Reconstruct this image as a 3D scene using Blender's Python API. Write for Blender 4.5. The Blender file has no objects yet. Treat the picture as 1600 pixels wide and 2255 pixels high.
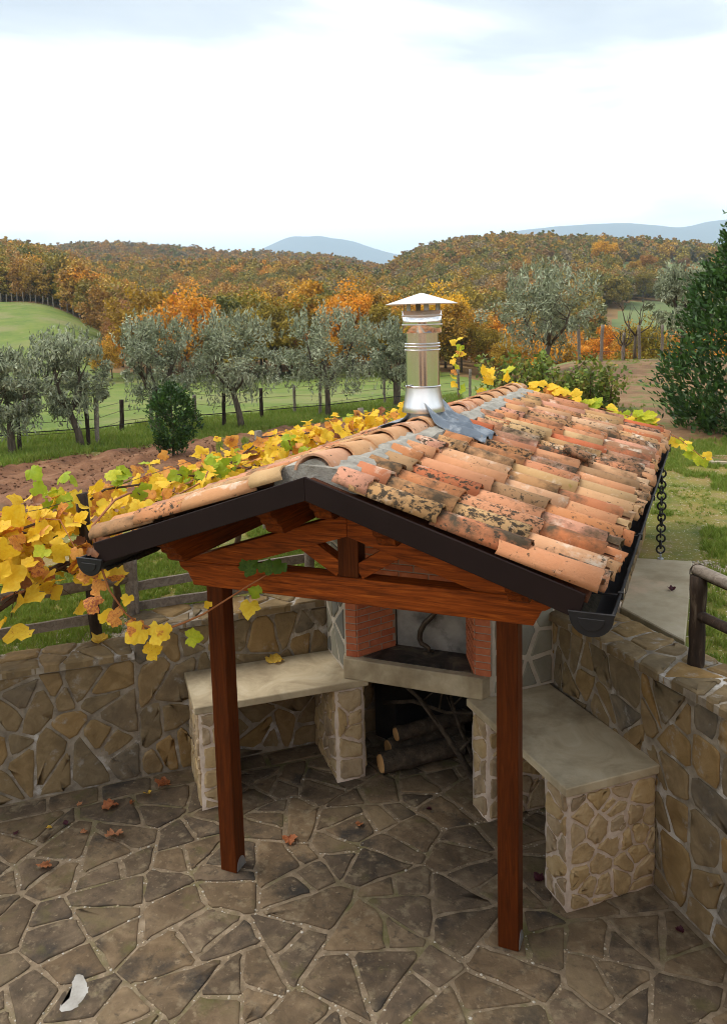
import bpy, bmesh, math, random
import numpy as np
from mathutils import Vector, Matrix
R = math.radians
random.seed(7); rng = np.random.default_rng(7)
S = bpy.context.scene
COL = S.collection

# ------------------------------------------------------------------ camera
CAM = Vector((2.8706, -4.3314, 3.6962))
YAW, PITCH, ROLL = -0.4044, 0.1285, -0.0264
F3 = Vector((math.sin(YAW)*math.cos(PITCH), math.cos(YAW)*math.cos(PITCH), -math.sin(PITCH)))
R0 = Vector((math.cos(YAW), -math.sin(YAW), 0)); U0 = R0.cross(F3)
RR = math.cos(ROLL)*R0 + math.sin(ROLL)*U0
UU = -math.sin(ROLL)*R0 + math.cos(ROLL)*U0
cam = bpy.data.cameras.new('camera'); co = bpy.data.objects.new('camera', cam); COL.objects.link(co)
m = Matrix.Identity(4)
for i in range(3):
    m[i][0], m[i][1], m[i][2], m[i][3] = RR[i], UU[i], -F3[i], CAM[i]
co.matrix_world = m
cam.sensor_fit = 'AUTO'; cam.sensor_width = 36.0; cam.lens = 1810.96/2255*36
cam.shift_y = -(1127.5-934.7)/2255
cam.clip_start = 0.05; cam.clip_end = 30000
S.camera = co
# ------------------------------------------------------------------ world
SUN_EL, SUN_AZ = R(60), R(-98)          # sun azimuth measured from +Y towards +X
W = bpy.data.worlds.new('World'); S.world = W; W.use_nodes = True
nt = W.node_tree; nt.nodes.clear()
def N(nt, t, **kw):
    n = nt.nodes.new(t)
    for k, v in kw.items():
        if k == 'inp':
            for a, b in v.items(): n.inputs[a].default_value = b
        else: setattr(n, k, v)
    return n
def ramp(nt, stops, interp='LINEAR'):
    n = nt.nodes.new('ShaderNodeValToRGB'); cr = n.color_ramp; cr.interpolation = interp
    while len(cr.elements) > 1: cr.elements.remove(cr.elements[-1])
    for i, (p, c) in enumerate(stops):
        e = cr.elements[0] if i == 0 else cr.elements.new(p)
        e.position = p
        e.color = (*c, 1) if not isinstance(c, (int, float)) else (c, c, c, 1)
    return n
L = nt.links.new
sky = N(nt, 'ShaderNodeTexSky', sky_type='NISHITA', sun_disc=False, sun_elevation=SUN_EL, sun_rotation=SUN_AZ)
bg1 = N(nt, 'ShaderNodeBackground'); bg1.inputs[1].default_value = 0.12; L(sky.outputs[0], bg1.inputs[0])
tc = N(nt, 'ShaderNodeTexCoord')
mp = N(nt, 'ShaderNodeMapping'); mp.inputs['Scale'].default_value = (1.3, 1.3, 5.5); mp.inputs['Location'].default_value = (4.41, 2.49, 1.23)
L(tc.outputs['Generated'], mp.inputs[0])
nz = N(nt, 'ShaderNodeTexNoise', inp={'Scale': 1.6, 'Detail': 6, 'Roughness': .5, 'Distortion': .35}); L(mp.outputs[0], nz.inputs['Vector'])
sep = N(nt, 'ShaderNodeSeparateXYZ'); L(tc.outputs['Generated'], sep.inputs[0])
# clouds are brighter towards the horizon, greyer higher up; the same all round
el = N(nt, 'ShaderNodeMapRange', inp={1: 0.17, 2: 0.36, 3: 0.30, 4: -0.05}); L(sep.outputs['Z'], el.inputs[0])
ad = N(nt, 'ShaderNodeMath', operation='ADD'); nc = N(nt, 'ShaderNodeMath', operation='MULTIPLY_ADD', inp={1: 1.5, 2: -.25}); L(nz.outputs['Fac'], nc.inputs[0]); L(nc.outputs[0], ad.inputs[0]); L(el.outputs[0], ad.inputs[1])
cr = ramp(nt, [(.28, (.31, .32, .335)), (.44, (.40, .405, .405)), (.58, (.68, .67, .65)), (.76, (1.5, 1.465, 1.39))]); L(ad.outputs[0], cr.inputs[0])
# below the horizon the world is dull land
lo = N(nt, 'ShaderNodeMapRange', inp={1: -.012, 2: .0, 3: 0., 4: 1.}); L(sep.outputs['Z'], lo.inputs[0])
lm = N(nt, 'ShaderNodeMix', data_type='RGBA'); lm.inputs[6].default_value = (.075, .075, .04, 1); L(lo.outputs[0], lm.inputs[0]); L(cr.outputs[0], lm.inputs[7])
bg2 = N(nt, 'ShaderNodeBackground'); bg2.inputs[1].default_value = 1.3; L(lm.outputs[2], bg2.inputs[0])
mx = N(nt, 'ShaderNodeMixShader'); mx.inputs[0].default_value = .93
L(bg1.outputs[0], mx.inputs[1]); L(bg2.outputs[0], mx.inputs[2])
wo = N(nt, 'ShaderNodeOutputWorld'); L(mx.outputs[0], wo.inputs[0])
sl = bpy.data.lights.new('sun', 'SUN'); sl.energy = 1.5; sl.angle = R(28); sl.color = (1, .93, .82)
so = bpy.data.objects.new('sun', sl); COL.objects.link(so)
sd = Vector((math.sin(SUN_AZ)*math.cos(SUN_EL), math.cos(SUN_AZ)*math.cos(SUN_EL), math.sin(SUN_EL)))
so.rotation_euler = sd.to_track_quat('Z', 'Y').to_euler(); so.location = (6, 2, 12)
S.view_settings.view_transform = 'Standard'; S.view_settings.look = 'None'
S.view_settings.exposure = 1.0; S.view_settings.gamma = 1.0; S.view_settings.use_curve_mapping = False
S.cycles.max_bounces = 6; S.cycles.diffuse_bounces = 3; S.cycles.glossy_bounces = 3; S.cycles.transmission_bounces = 3
S.cycles.transparent_max_bounces = 4; S.cycles.volume_bounces = 2; S.cycles.filter_width = 1.0; S.cycles.use_denoising = True
S.cycles.use_adaptive_sampling = True

# ------------------------------------------------------------------ materials
MATS = {}
def mat(name, cols, scale=6, detail=5, rough=.85, bump=.3, bscale=None, rnd=None, rmix=.6, stretch=(1, 1, 1), metal=0.0, spec=.3,
        spots=None, dist=0.0, coat=0.0, transl=None, tint=None, facernd=None, layers=(), coord='Object', bdist=.01):
    """cols: ramp stops over a noise; rnd: ramp over the object's random number, mixed in by rmix; spots: [(scale, lo, hi, colour, random-cover)]
    layers of blotches; tint: 'object' or 'instancer' colour used instead of rnd; facernd: (attr, lo, hi) value variation stored on faces."""
    M = bpy.data.materials.new(name); M.use_nodes = True; nt = M.node_tree; nt.nodes.clear(); L = nt.links.new
    out = N(nt, 'ShaderNodeOutputMaterial'); bs = N(nt, 'ShaderNodeBsdfPrincipled')
    tc = N(nt, 'ShaderNodeTexCoord'); oi = N(nt, 'ShaderNodeObjectInfo')
    mulr = N(nt, 'ShaderNodeVectorMath', operation='SCALE'); mulr.inputs[0].default_value = (37.1, 17.3, 23.9); L(oi.outputs['Random'], mulr.inputs['Scale'])
    mp = N(nt, 'ShaderNodeMapping'); mp.inputs['Scale'].default_value = stretch; L(tc.outputs[coord], mp.inputs[0])
    ad = N(nt, 'ShaderNodeVectorMath', operation='ADD'); L(mp.outputs[0], ad.inputs[0]); L(mulr.outputs[0], ad.inputs[1])
    nz = N(nt, 'ShaderNodeTexNoise', inp={'Scale': scale, 'Detail': detail, 'Roughness': .6, 'Distortion': dist}); L(ad.outputs[0], nz.inputs['Vector'])
    cr = ramp(nt, cols); L(nz.outputs['Fac'], cr.inputs[0]); col = cr.outputs[0]
    def mix(fac, a, b, mode='MIX'):
        mm = N(nt, 'ShaderNodeMix', data_type='RGBA', blend_type=mode)
        if isinstance(fac, float): mm.inputs[0].default_value = fac
        else: L(fac, mm.inputs[0])
        for s, v in ((6, a), (7, b)):
            if isinstance(v, tuple): mm.inputs[s].default_value = (*v, 1)
            else: L(v, mm.inputs[s])
        return mm.outputs[2]
    if rnd:
        rr = ramp(nt, rnd); L(oi.outputs['Random'], rr.inputs[0]); col = mix(rmix, col, rr.outputs[0])
    if tint == 'object': col = mix(1.0, col, oi.outputs['Color'], 'MULTIPLY')
    if tint == 'instancer':
        at = N(nt, 'ShaderNodeAttribute', attribute_type='INSTANCER', attribute_name='tint'); col = mix(1.0, col, at.outputs['Color'], 'MULTIPLY')
    for (sc, lo, hi, c, rv) in (spots or []):
        n2 = N(nt, 'ShaderNodeTexNoise', inp={'Scale': sc, 'Detail': 6, 'Roughness': .65})
        o2 = N(nt, 'ShaderNodeVectorMath', operation='ADD'); L(ad.outputs[0], o2.inputs[0]); o2.inputs[1].default_value = (sc*1.7, c[0]*90, c[1]*50); L(o2.outputs[0], n2.inputs['Vector'])
        fac = n2.outputs['Fac']
        if rv:   # how much of the piece the blotch covers differs from piece to piece
            wn = N(nt, 'ShaderNodeTexWhiteNoise', noise_dimensions='1D'); w2 = N(nt, 'ShaderNodeMath', operation='MULTIPLY_ADD', inp={1: 91.7, 2: sc*3.3}); L(oi.outputs['Random'], w2.inputs[0]); L(w2.outputs[0], wn.inputs['W'])
            pw = N(nt, 'ShaderNodeMath', operation='POWER', inp={1: 2.0}); L(wn.outputs['Value'], pw.inputs[0])
            ma = N(nt, 'ShaderNodeMath', operation='MULTIPLY_ADD', inp={1: rv}); L(pw.outputs[0], ma.inputs[0]); L(fac, ma.inputs[2]); fac = ma.outputs[0]
        mr = N(nt, 'ShaderNodeMapRange', inp={1: lo, 2: hi, 3: 0., 4: 1.}); L(fac, mr.inputs[0])
        col = mix(mr.outputs[0], col, c)
    if facernd:
        at = N(nt, 'ShaderNodeAttribute', attribute_type='GEOMETRY', attribute_name=facernd[0])
        mr = N(nt, 'ShaderNodeMapRange', inp={1: 0., 2: 1., 3: facernd[1], 4: facernd[2]}); L(at.outputs['Fac'], mr.inputs[0])
        sc = N(nt, 'ShaderNodeVectorMath', operation='SCALE'); L(col, sc.inputs[0]); L(mr.outputs[0], sc.inputs['Scale']); col = sc.outputs[0]
    L(col, bs.inputs['Base Color'])
    bs.inputs['Roughness'].default_value = rough; bs.inputs['Metallic'].default_value = metal; bs.inputs['Specular IOR Level'].default_value = spec
    if coat: bs.inputs['Coat Weight'].default_value = coat; bs.inputs['Coat Roughness'].default_value = .25
    if bump:
        nb = N(nt, 'ShaderNodeTexNoise', inp={'Scale': bscale or scale*5, 'Detail': 6, 'Roughness': .65}); L(ad.outputs[0], nb.inputs['Vector'])
        bp = N(nt, 'ShaderNodeBump', inp={'Strength': bump, 'Distance': bdist}); L(nb.outputs['Fac'], bp.inputs['Height']); L(bp.outputs[0], bs.inputs['Normal'])
    if transl:
        tr = N(nt, 'ShaderNodeBsdfTranslucent'); L(col, tr.inputs[0]); ms = N(nt, 'ShaderNodeMixShader'); ms.inputs[0].default_value = transl
        L(bs.outputs[0], ms.inputs[1]); L(tr.outputs[0], ms.inputs[2]); L(ms.outputs[0], out.inputs[0])
    else: L(bs.outputs[0], out.inputs[0])
    MATS[name] = M; return M

STONE_R = [(0, (.19, .14, .082)), (.25, (.26, .185, .095)), (.45, (.16, .135, .095)), (.62, (.34, .21, .075)), (.72, (.12, .122, .118)), (.82, (.25, .18, .10)), (1, (.38, .225, .075))]
mat('wall_stone', [(.28, (.06, .042, .024)), (.5, (.185, .13, .068)), (.72, (.34, .25, .14))], 6, rnd=STONE_R, rmix=.5, bump=.9, bscale=15, rough=.85, spec=.12, bdist=.015, dist=.8,
    spots=[(7, .60, .75, (.34, .32, .29), .0), (4, .62, .8, (.07, .06, .045), .0)])
mat('wall_mortar', [(.35, (.17, .14, .105)), (.55, (.29, .245, .19)), (.72, (.39, .34, .275))], 9, bump=.5, bscale=60,
    spots=[(3.2, .55, .66, (.55, .52, .49), 0)])
mat('flagstone', [(.30, (.050, .037, .025)), (.44, (.12, .084, .052)), (.56, (.19, .135, .083)), (.72, (.33, .24, .15))], 6, detail=9, rnd=[(0, (.165, .113, .068)), (.2, (.085, .064, .046)), (.4, (.20, .138, .08)), (.55, (.045, .038, .034)), (.7, (.145, .108, .078)), (.85, (.06, .05, .043)), (1, (.25, .18, .11))], rmix=.5, bump=.9, bscale=11, bdist=.012, rough=.8, spec=.12, dist=.8,
    spots=[(9, .58, .76, (.27, .215, .14), .06), (2.6, .54, .68, (.05, .043, .037), .0), (16, .56, .72, (.07, .055, .04), .0), (23, .60, .75, (.30, .23, .15), .0), (3.4, .58, .74, (.12, .105, .045), .0), (46, .70, .76, (.34, .285, .20), .04), (1.1, .56, .74, (.20, .15, .09), 0)])
mat('floor_mortar', [(.3, (.155, .115, .074)), (.55, (.265, .20, .132)), (.75, (.38, .30, .215))], 14, bump=.7, bscale=90,
    spots=[(2.0, .52, .66, (.15, .135, .055), 0), (60, .64, .72, (.42, .36, .27), 0)])
mat('pebble', [(.3, (.28, .22, .14)), (.6, (.50, .44, .34))], 5, rnd=[(0, (.26, .20, .13)), (.35, (.42, .30, .18)), (.6, (.48, .43, .35)), (.85, (.60, .57, .52)), (1, (.20, .18, .15))], bump=.1)
mat('pillar_stone', [(.3, (.26, .18, .095)), (.5, (.52, .38, .21)), (.7, (.66, .52, .34))], 9, rnd=[(0, (.42, .31, .175)), (.4, (.50, .34, .145)), (.7, (.39, .295, .205)), (.9, (.22, .17, .13)), (1, (.54, .41, .245))], rmix=.5, bump=.7, bscale=26, bdist=.02)
mat('pillar_mortar', [(.3, (.52, .41, .325)), (.55, (.70, .58, .485)), (.75, (.78, .675, .58))], 9, bump=.7, bscale=30, bdist=.015, spots=[(5, .62, .8, (.36, .29, .20), 0)])
mat('clad_stone', [(.3, (.15, .145, .12)), (.7, (.29, .28, .235))], 5, rnd=[(0, (.22, .215, .18)), (.4, (.28, .265, .20)), (.7, (.085, .092, .098)), (1, (.25, .225, .165))], rmix=.65, bump=.35, bscale=30)
mat('clad_mortar', [(.3, (.42, .37, .30)), (.7, (.56, .50, .42))], 12, bump=.4, bscale=60)
mat('sandstone', [(.3, (.38, .305, .20)), (.5, (.50, .412, .275)), (.7, (.58, .50, .355))], 3, bump=.2, bscale=70, rough=.7, spec=.2, dist=1.2, spots=[(1.1, .48, .70, (.185, .14, .085), 0), (5, .63, .8, (.50, .40, .25), 0)])
mat('brick_clay', [(.3, (.40, .105, .045)), (.55, (.54, .165, .075)), (.75, (.64, .26, .14))], 14, rnd=[(0, (.46, .13, .06)), (.5, (.55, .18, .08)), (1, (.40, .095, .045))], rmix=.5, bump=.35, bscale=80)
mat('brick_mortar', [(.3, (.32, .24, .18)), (.7, (.44, .35, .27))], 20, bump=.4)
mat('soot_hearth', [(.3, (.012, .011, .011)), (.5, (.06, .05, .042)), (.7, (.21, .175, .12))], 5, bump=.25, bscale=50, rough=.6, dist=.8)
mat('fire_plate', [(.3, (.14, .135, .13)), (.6, (.33, .325, .31)), (.8, (.42, .41, .39))], 4, bump=.15, bscale=40, rough=.7, spots=[(3.5, .56, .74, (.05, .05, .05), 0)])
mat('soot_shade_stone', [(.3, (.012, .011, .010)), (.7, (.035, .03, .026))], 6, bump=.4)  # soot behind the firebox; the same near-black paints shade under the mantle
mat('iron', [(.3, (.045, .033, .025)), (.7, (.13, .10, .075))], 14, metal=.7, rough=.45, bump=.2)
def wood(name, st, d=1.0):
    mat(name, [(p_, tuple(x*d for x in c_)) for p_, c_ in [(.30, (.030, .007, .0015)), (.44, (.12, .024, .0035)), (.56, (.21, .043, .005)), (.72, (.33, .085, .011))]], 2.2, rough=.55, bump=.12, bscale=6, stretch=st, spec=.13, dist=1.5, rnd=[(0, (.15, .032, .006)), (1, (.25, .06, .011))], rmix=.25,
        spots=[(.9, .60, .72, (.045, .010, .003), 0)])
wood('stained_wood_vertical', (16, 16, 1.1), .33); wood('stained_wood_cross', (1.1, 16, 16), 1.95); wood('stained_wood_deep', (16, 1.1, 16))  # upright copy of the stain darkened, putting the posts' shadow into the colour
mat('deck_wood', [(.3, (.05, .014, .006)), (.7, (.13, .04, .014))], 2, stretch=(12, 1.2, 12), rough=.6, bump=.1)
mat('brown_metal', [(.3, (.018, .010, .009)), (.7, (.023, .013, .012))], 3, rough=.6, bump=.02, spec=.12)
mat('gutter_metal', [(.3, (.014, .013, .014)), (.7, (.024, .022, .024))], 5, rough=.5, bump=.03, spec=.25)
mat('gutter_silt', [(.3, (.025, .02, .012)), (.7, (.10, .08, .05))], 40, bump=.9, bscale=120)
mat('galvanised', [(.3, (.30, .31, .33)), (.7, (.42, .43, .45))], 9, rough=.45, metal=.6, bump=.05)
mat('stainless', [(.3, (.74, .73, .72)), (.7, (.84, .83, .82))], 2, stretch=(3, 3, .4), rough=.16, metal=1.0, bump=.03, bscale=3)
mat('stainless_dull', [(.3, (.66, .66, .67)), (.7, (.78, .78, .79))], 3, rough=.3, metal=1.0, bump=.02)
mat('cap_metal', [(.3, (.78, .78, .79)), (.7, (.86, .86, .87))], 3, rough=.5, metal=.55, bump=.01)
mat('lead_sheet', [(.3, (.12, .145, .18)), (.6, (.20, .235, .28)), (.8, (.33, .36, .40))], 7, rough=.45, metal=.25, bump=.3, bscale=14, spots=[(12, .64, .72, (.30, .24, .20), 0), (5, .52, .62, (.40, .43, .47), 0)])
mat('roof_mortar', [(.3, (.26, .24, .205)), (.55, (.40, .375, .325)), (.75, (.50, .47, .41))], 9, bump=.9, bscale=25, bdist=.02, spots=[(4, .6, .72, (.19, .175, .15), 0)])
TILE_R = [(0, (.60, .28, .13)), (.07, (.50, .155, .058)), (.14, (.52, .34, .15)), (.21, (.64, .36, .20)), (.28, (.50, .085, .028)), (.35, (.46, .28, .12)), (.42, (.64, .29, .15)), (.49, (.62, .30, .21)), (.56, (.22, .125, .068)), (.63, (.58, .40, .20)), (.70, (.54, .19, .08)), (.77, (.66, .45, .28)), (.84, (.47, .12, .05)), (.91, (.60, .33, .16)), (1, (.30, .17, .085))]
mat('roof_clay', [(.25, (.34, .14, .065)), (.5, (.54, .255, .12)), (.75, (.66, .39, .22))], 9, rnd=TILE_R, rmix=.78, bump=.35, bscale=60, rough=.85, spec=.15,
    spots=[(4.5, .60, .72, (.74, .61, .48), .04), (7, .68, .90, (.10, .07, .043), .33), (30, .66, .74, (.07, .05, .033), .19), (3, .56, .8, (.33, .19, .09), 0), (6, .72, .80, (.36, .27, .07), .10)])
mat('channel_clay', [(.3, (.16, .085, .05)), (.6, (.33, .16, .09)), (.8, (.42, .24, .15))], 7, bump=.4, spots=[(8, .52, .62, (.05, .04, .028), 0)])
mat('ridge_clay', [(.25, (.46, .21, .11)), (.5, (.60, .32, .18)), (.75, (.70, .45, .29))], 6, rnd=[(0, (.60, .28, .16)), (.4, (.62, .37, .17)), (.7, (.66, .39, .26)), (1, (.54, .22, .12))], rmix=.5, bump=.25, bscale=50, rough=.85, spec=.15, spots=[(5, .64, .76, (.76, .65, .57), .1), (20, .68, .72, (.10, .07, .045), .1)])
mat('weathered_wood', [(.3, (.10, .078, .06)), (.5, (.23, .19, .155)), (.72, (.36, .315, .27))], 3, stretch=(6, 6, 6), bump=.6, bscale=14, rnd=[(0, (.24, .20, .165)), (1, (.17, .135, .105))], rmix=.35, dist=1.5)
mat('dark_post_wood', [(.3, (.014, .009, .006)), (.55, (.038, .023, .015)), (.78, (.17, .13, .095))], 3, stretch=(8, 8, 1.4), bump=.6, bscale=8)
mat('concrete', [(.3, (.29, .235, .15)), (.55, (.40, .335, .23)), (.75, (.47, .405, .30))], 4, bump=.25, bscale=70, spots=[(2.2, .55, .72, (.50, .37, .26), 0), (3, .62, .75, (.36, .33, .16), 0), (1.5, .6, .8, (.30, .27, .20), 0)])
mat('soil', [(.28, (.13, .052, .024)), (.5, (.27, .122, .058)), (.72, (.38, .20, .105))], 1.6, detail=9, bump=1.0, bscale=9, bdist=.12, spots=[(14, .66, .71, (.40, .25, .15), 0), (.5, .56, .7, (.24, .14, .07), 0)])
mat('lawn', [(.3, (.07, .10, .012)), (.5, (.16, .155, .022)), (.72, (.27, .20, .05))], 2.4, detail=8, bump=.6, bscale=30, spots=[(1.1, .52, .64, (.24, .17, .055), 0), (3.5, .56, .66, (.23, .17, .085), 0), (2.2, .58, .70, (.085, .135, .02), 0), (34, .60, .64, (.48, .43, .35), 0)])
mat('bank_earth', [(.3, (.14, .07, .032)), (.5, (.24, .135, .065)), (.72, (.31, .20, .10))], 1.5, detail=9, bump=.9, bscale=9, bdist=.06, spots=[(1.3, .54, .64, (.13, .16, .035), 0), (22, .68, .72, (.45, .36, .26), 0)])
mat('meadow_grass', [(.3, (.095, .155, .018)), (.5, (.14, .195, .026)), (.72, (.20, .225, .042))], .35, detail=9, bump=.4, bscale=8, bdist=.1, stretch=(1, 1, 1), spots=[(.11, .5, .68, (.235, .215, .085), 0), (1.2, .58, .72, (.24, .22, .07), 0)])
mat('hill_floor', [(.3, (.14, .09, .035)), (.5, (.24, .14, .05)), (.72, (.30, .20, .075))], .06, detail=8, bump=.3)
mat('hill_grass', [(.3, (.12, .17, .05)), (.7, (.20, .225, .085))], .04, detail=8, bump=.2, bscale=1)
mat('blue_mountain', [(.3, (.06, .075, .06)), (.7, (.11, .115, .085))], .0012, detail=8, bump=0)
mat('bark', [(.3, (.05, .038, .027)), (.55, (.12, .092, .066)), (.75, (.20, .16, .12))], 4, stretch=(5, 5, 1), bump=.7, bscale=10)
mat('log_bark', [(.3, (.028, .020, .014)), (.55, (.085, .062, .042)), (.75, (.19, .15, .105))], 12, bump=1.0, bscale=40, bdist=.02)
mat('log_end', [(.3, (.50, .26, .09)), (.7, (.68, .40, .17))], 10, bump=.2)
mat('vine_stem', [(.3, (.06, .035, .02)), (.7, (.15, .085, .05))], 9, bump=.4)
mat('young_stem', [(.3, (.30, .10, .04)), (.7, (.42, .17, .06))], 9, bump=.2)
def leafmat(name, cols, **k): return mat(name, cols, k.pop('scale', 8), bump=.25, bscale=50, rough=.55, transl=k.pop('transl', .3), **k)
leafmat('vine_yellow', [(.3, (.78, .42, .015)), (.5, (.92, .60, .03)), (.7, (.95, .72, .09))], rnd=[(0, (.90, .55, .02)), (.5, (.95, .68, .06)), (1, (.88, .50, .02))], rmix=.5, spots=[(11, .68, .76, (.58, .19, .03), .10)])
leafmat('vine_orange', [(.3, (.50, .16, .03)), (.5, (.74, .33, .05)), (.7, (.86, .50, .10))], rnd=[(0, (.80, .34, .06)), (1, (.70, .22, .05))], rmix=.45, spots=[(9, .56, .68, (.38, .10, .04), .15)])
leafmat('vine_lime', [(.3, (.26, .36, .012)), (.5, (.44, .50, .02)), (.7, (.66, .60, .03))], rnd=[(0, (.25, .40, .02)), (.5, (.52, .55, .02)), (1, (.76, .62, .03))], rmix=.5)
leafmat('vine_green', [(.3, (.05, .12, .012)), (.7, (.13, .22, .02))])
leafmat('vine_brown', [(.3, (.13, .05, .02)), (.7, (.36, .13, .04))])
leafmat('dry_leaf', [(.3, (.22, .06, .02)), (.5, (.42, .15, .06)), (.7, (.52, .26, .12))], rnd=[(0, (.48, .14, .05)), (1, (.52, .26, .13))], rmix=.4)
leafmat('dry_leaf_yellow', [(.3, (.72, .40, .04)), (.7, (.88, .62, .10))])
leafmat('dark_petal', [(.3, (.035, .008, .015)), (.7, (.10, .018, .03))])
leafmat('olive_leaf', [(.3, (.17, .195, .11)), (.5, (.29, .32, .20)), (.72, (.47, .50, .36))], scale=1.5, transl=.15, facernd=('rnd', .4, 1.6))
leafmat('laurel_leaf', [(.3, (.022, .06, .010)), (.6, (.045, .105, .016)), (.8, (.08, .15, .025))], scale=2, transl=.15, facernd=('rnd', .5, 1.7), spec=.5)
leafmat('berry_leaf', [(.32, (.08, .13, .018)), (.5, (.16, .22, .035)), (.6, (.26, .24, .05)), (.70, (.34, .17, .05))], scale=3.2, transl=.3, facernd=('rnd', .5, 1.6))
leafmat('autumn_leaf', [(.3, (.72, .72, .72)), (.7, (1.1, 1.05, 1.0))], scale=.7, transl=.3, tint='object', facernd=('rnd', .55, 1.5))
leafmat('forest_leaf', [(.3, (.8, .8, .8)), (.7, (1.05, 1.05, 1.0))], scale=.35, transl=.2, tint='instancer', facernd=('rnd', .6, 1.4))
leafmat('grass_blade', [(.3, (.15, .22, .025)), (.7, (.27, .33, .05))], scale=3, rnd=[(0, (.15, .25, .03)), (.6, (.24, .33, .05)), (1, (.36, .33, .09))], rmix=.5)
mat('house_plaster', [(.3, (.62, .36, .20)), (.7, (.70, .43, .26))], 2, bump=.2, bscale=40)
mat('shutter_wood', [(.3, (.10, .035, .015)), (.7, (.16, .06, .025))], 4, bump=.2)
mat('window_glass', [(.3, (.03, .035, .04)), (.7, (.05, .055, .06))], 1, rough=.06, bump=0, spec=.6)
mat('paver_stone', [(.3, (.42, .33, .23)), (.7, (.56, .47, .36))], 6, bump=.3)
mat('paint_stain', [(.3, (.30, .28, .25)), (.6, (.48, .465, .44))], 9, bump=.2)

# ------------------------------------------------------------------ builders
def np_mesh(name, V, F, mats, smooth=False, rnd=False):
    V = np.asarray(V, np.float32); F = np.asarray(F, np.int32); k = F.shape[1]
    me = bpy.data.meshes.new(name); me.vertices.add(len(V)); me.vertices.foreach_set('co', V.ravel())
    me.loops.add(F.size); me.loops.foreach_set('vertex_index', F.ravel()); me.polygons.add(len(F))
    me.polygons.foreach_set('loop_start', np.arange(len(F), dtype=np.int32)*k)
    if smooth: me.polygons.foreach_set('use_smooth', np.ones(len(F), bool))
    for m_ in mats: me.materials.append(MATS[m_])
    if rnd:
        a = me.attributes.new('rnd', 'FLOAT', 'FACE'); a.data.foreach_set('value', rng.random(len(F)).astype(np.float32))
    me.update(calc_edges=True); return me
class MB:
    """collects faces and links them as ONE mesh object"""
    def __init__(s): s.v = []; s.f = []; s.mi = []; s.sm = []
    def add(s, V, F, mi=0, sm=False):
        b = len(s.v); s.v += [tuple(p) for p in V]; s.f += [tuple(i+b for i in f) for f in F]; s.mi += [mi]*len(F); s.sm += [sm]*len(F)
    def box(s, a, b, mi=0):
        x0, y0, z0 = a; x1, y1, z1 = b
        s.add([(x0, y0, z0), (x1, y0, z0), (x1, y1, z0), (x0, y1, z0), (x0, y0, z1), (x1, y0, z1), (x1, y1, z1), (x0, y1, z1)],
              [(0, 3, 2, 1), (4, 5, 6, 7), (0, 1, 5, 4), (1, 2, 6, 5), (2, 3, 7, 6), (3, 0, 4, 7)], mi)
    def prism(s, poly, O, U, V_, Nn, d, mi=0):
        """extrude the 2-d polygon poly (in O,U,V_) along Nn by d"""
        O, U, V_, Nn = map(Vector, (O, U, V_, Nn)); n = len(poly)
        A = [O+U*p[0]+V_*p[1] for p in poly]; B = [p+Nn*d for p in A]
        s.add(A+B, [tuple(range(n))[::-1], tuple(range(n, 2*n))]+[(i, (i+1) % n, n+(i+1) % n, n+i) for i in range(n)], mi)
    def tube(s, pts, rads, n=8, mi=0, caps=True, sm=True):
        pts = [Vector(p) for p in pts]; rads = rads if isinstance(rads, (list, tuple)) else [rads]*len(pts)
        V = []; prev = None
        for i, p in enumerate(pts):
            t = (pts[min(i+1, len(pts)-1)]-pts[max(i-1, 0)]).normalized()
            a = (t.cross(Vector((0, 0, 1))) if abs(t.z) < .95 else t.cross(Vector((1, 0, 0)))) if prev is None else (prev-t*prev.dot(t))
            a.normalize(); prev = a; b = t.cross(a)
            V += [p+(a*math.cos(2*math.pi*j/n)+b*math.sin(2*math.pi*j/n))*rads[i] for j in range(n)]
        Fs = [(i*n+j, i*n+(j+1) % n, (i+1)*n+(j+1) % n, (i+1)*n+j) for i in range(len(pts)-1) for j in range(n)]
        s.add(V, Fs, mi, sm)
        if caps:
            b = len(s.v)-len(V); s.f += [tuple(range(b+n-1, b-1, -1)), tuple(range(b+(len(pts)-1)*n, b+len(pts)*n))]; s.mi += [mi]*2; s.sm += [False]*2
    def lathe(s, prof, c, n=24, mi=0, sm=True):
        V = [(c[0]+r*math.cos(2*math.pi*j/n), c[1]+r*math.sin(2*math.pi*j/n), c[2]+z) for r, z in prof for j in range(n)]
        s.add(V, [(i*n+j, i*n+(j+1) % n, (i+1)*n+(j+1) % n, (i+1)*n+j) for i in range(len(prof)-1) for j in range(n)], mi, sm)
    def mesh(s, name, mats):
        me = bpy.data.meshes.new(name); me.from_pydata(s.v, [], s.f)
        for m_ in ([mats] if isinstance(mats, str) else mats): me.materials.append(MATS[m_])
        me.polygons.foreach_set('material_index', s.mi); me.polygons.foreach_set('use_smooth', s.sm); me.update(); return me
    def build(s, name, mats, parent=None, bevel=0, loc=None):
        o = link(name, s.mesh(name, mats), parent)
        if bevel: bev(o, bevel)
        if loc: o.location = loc
        return o
def bev(o, w, seg=1):
    b = o.modifiers.new('bevel', 'BEVEL'); b.width = w; b.segments = seg; b.limit_method = 'ANGLE'; b.angle_limit = R(40)
def link(name, me, parent=None):
    o = bpy.data.objects.new(name, me); COL.objects.link(o)
    if parent: o.parent = parent; o.matrix_parent_inverse = Matrix.Translation(-Vector(wloc(parent)))
    return o
def wloc(o):
    l = Vector(o.location); p = o.parent
    while p is not None: p = None
    return l
def empty(name, loc=(0, 0, 0)):
    o = bpy.data.objects.new(name, None); COL.objects.link(o); o.location = loc; o.empty_display_size = .2; return o
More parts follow.
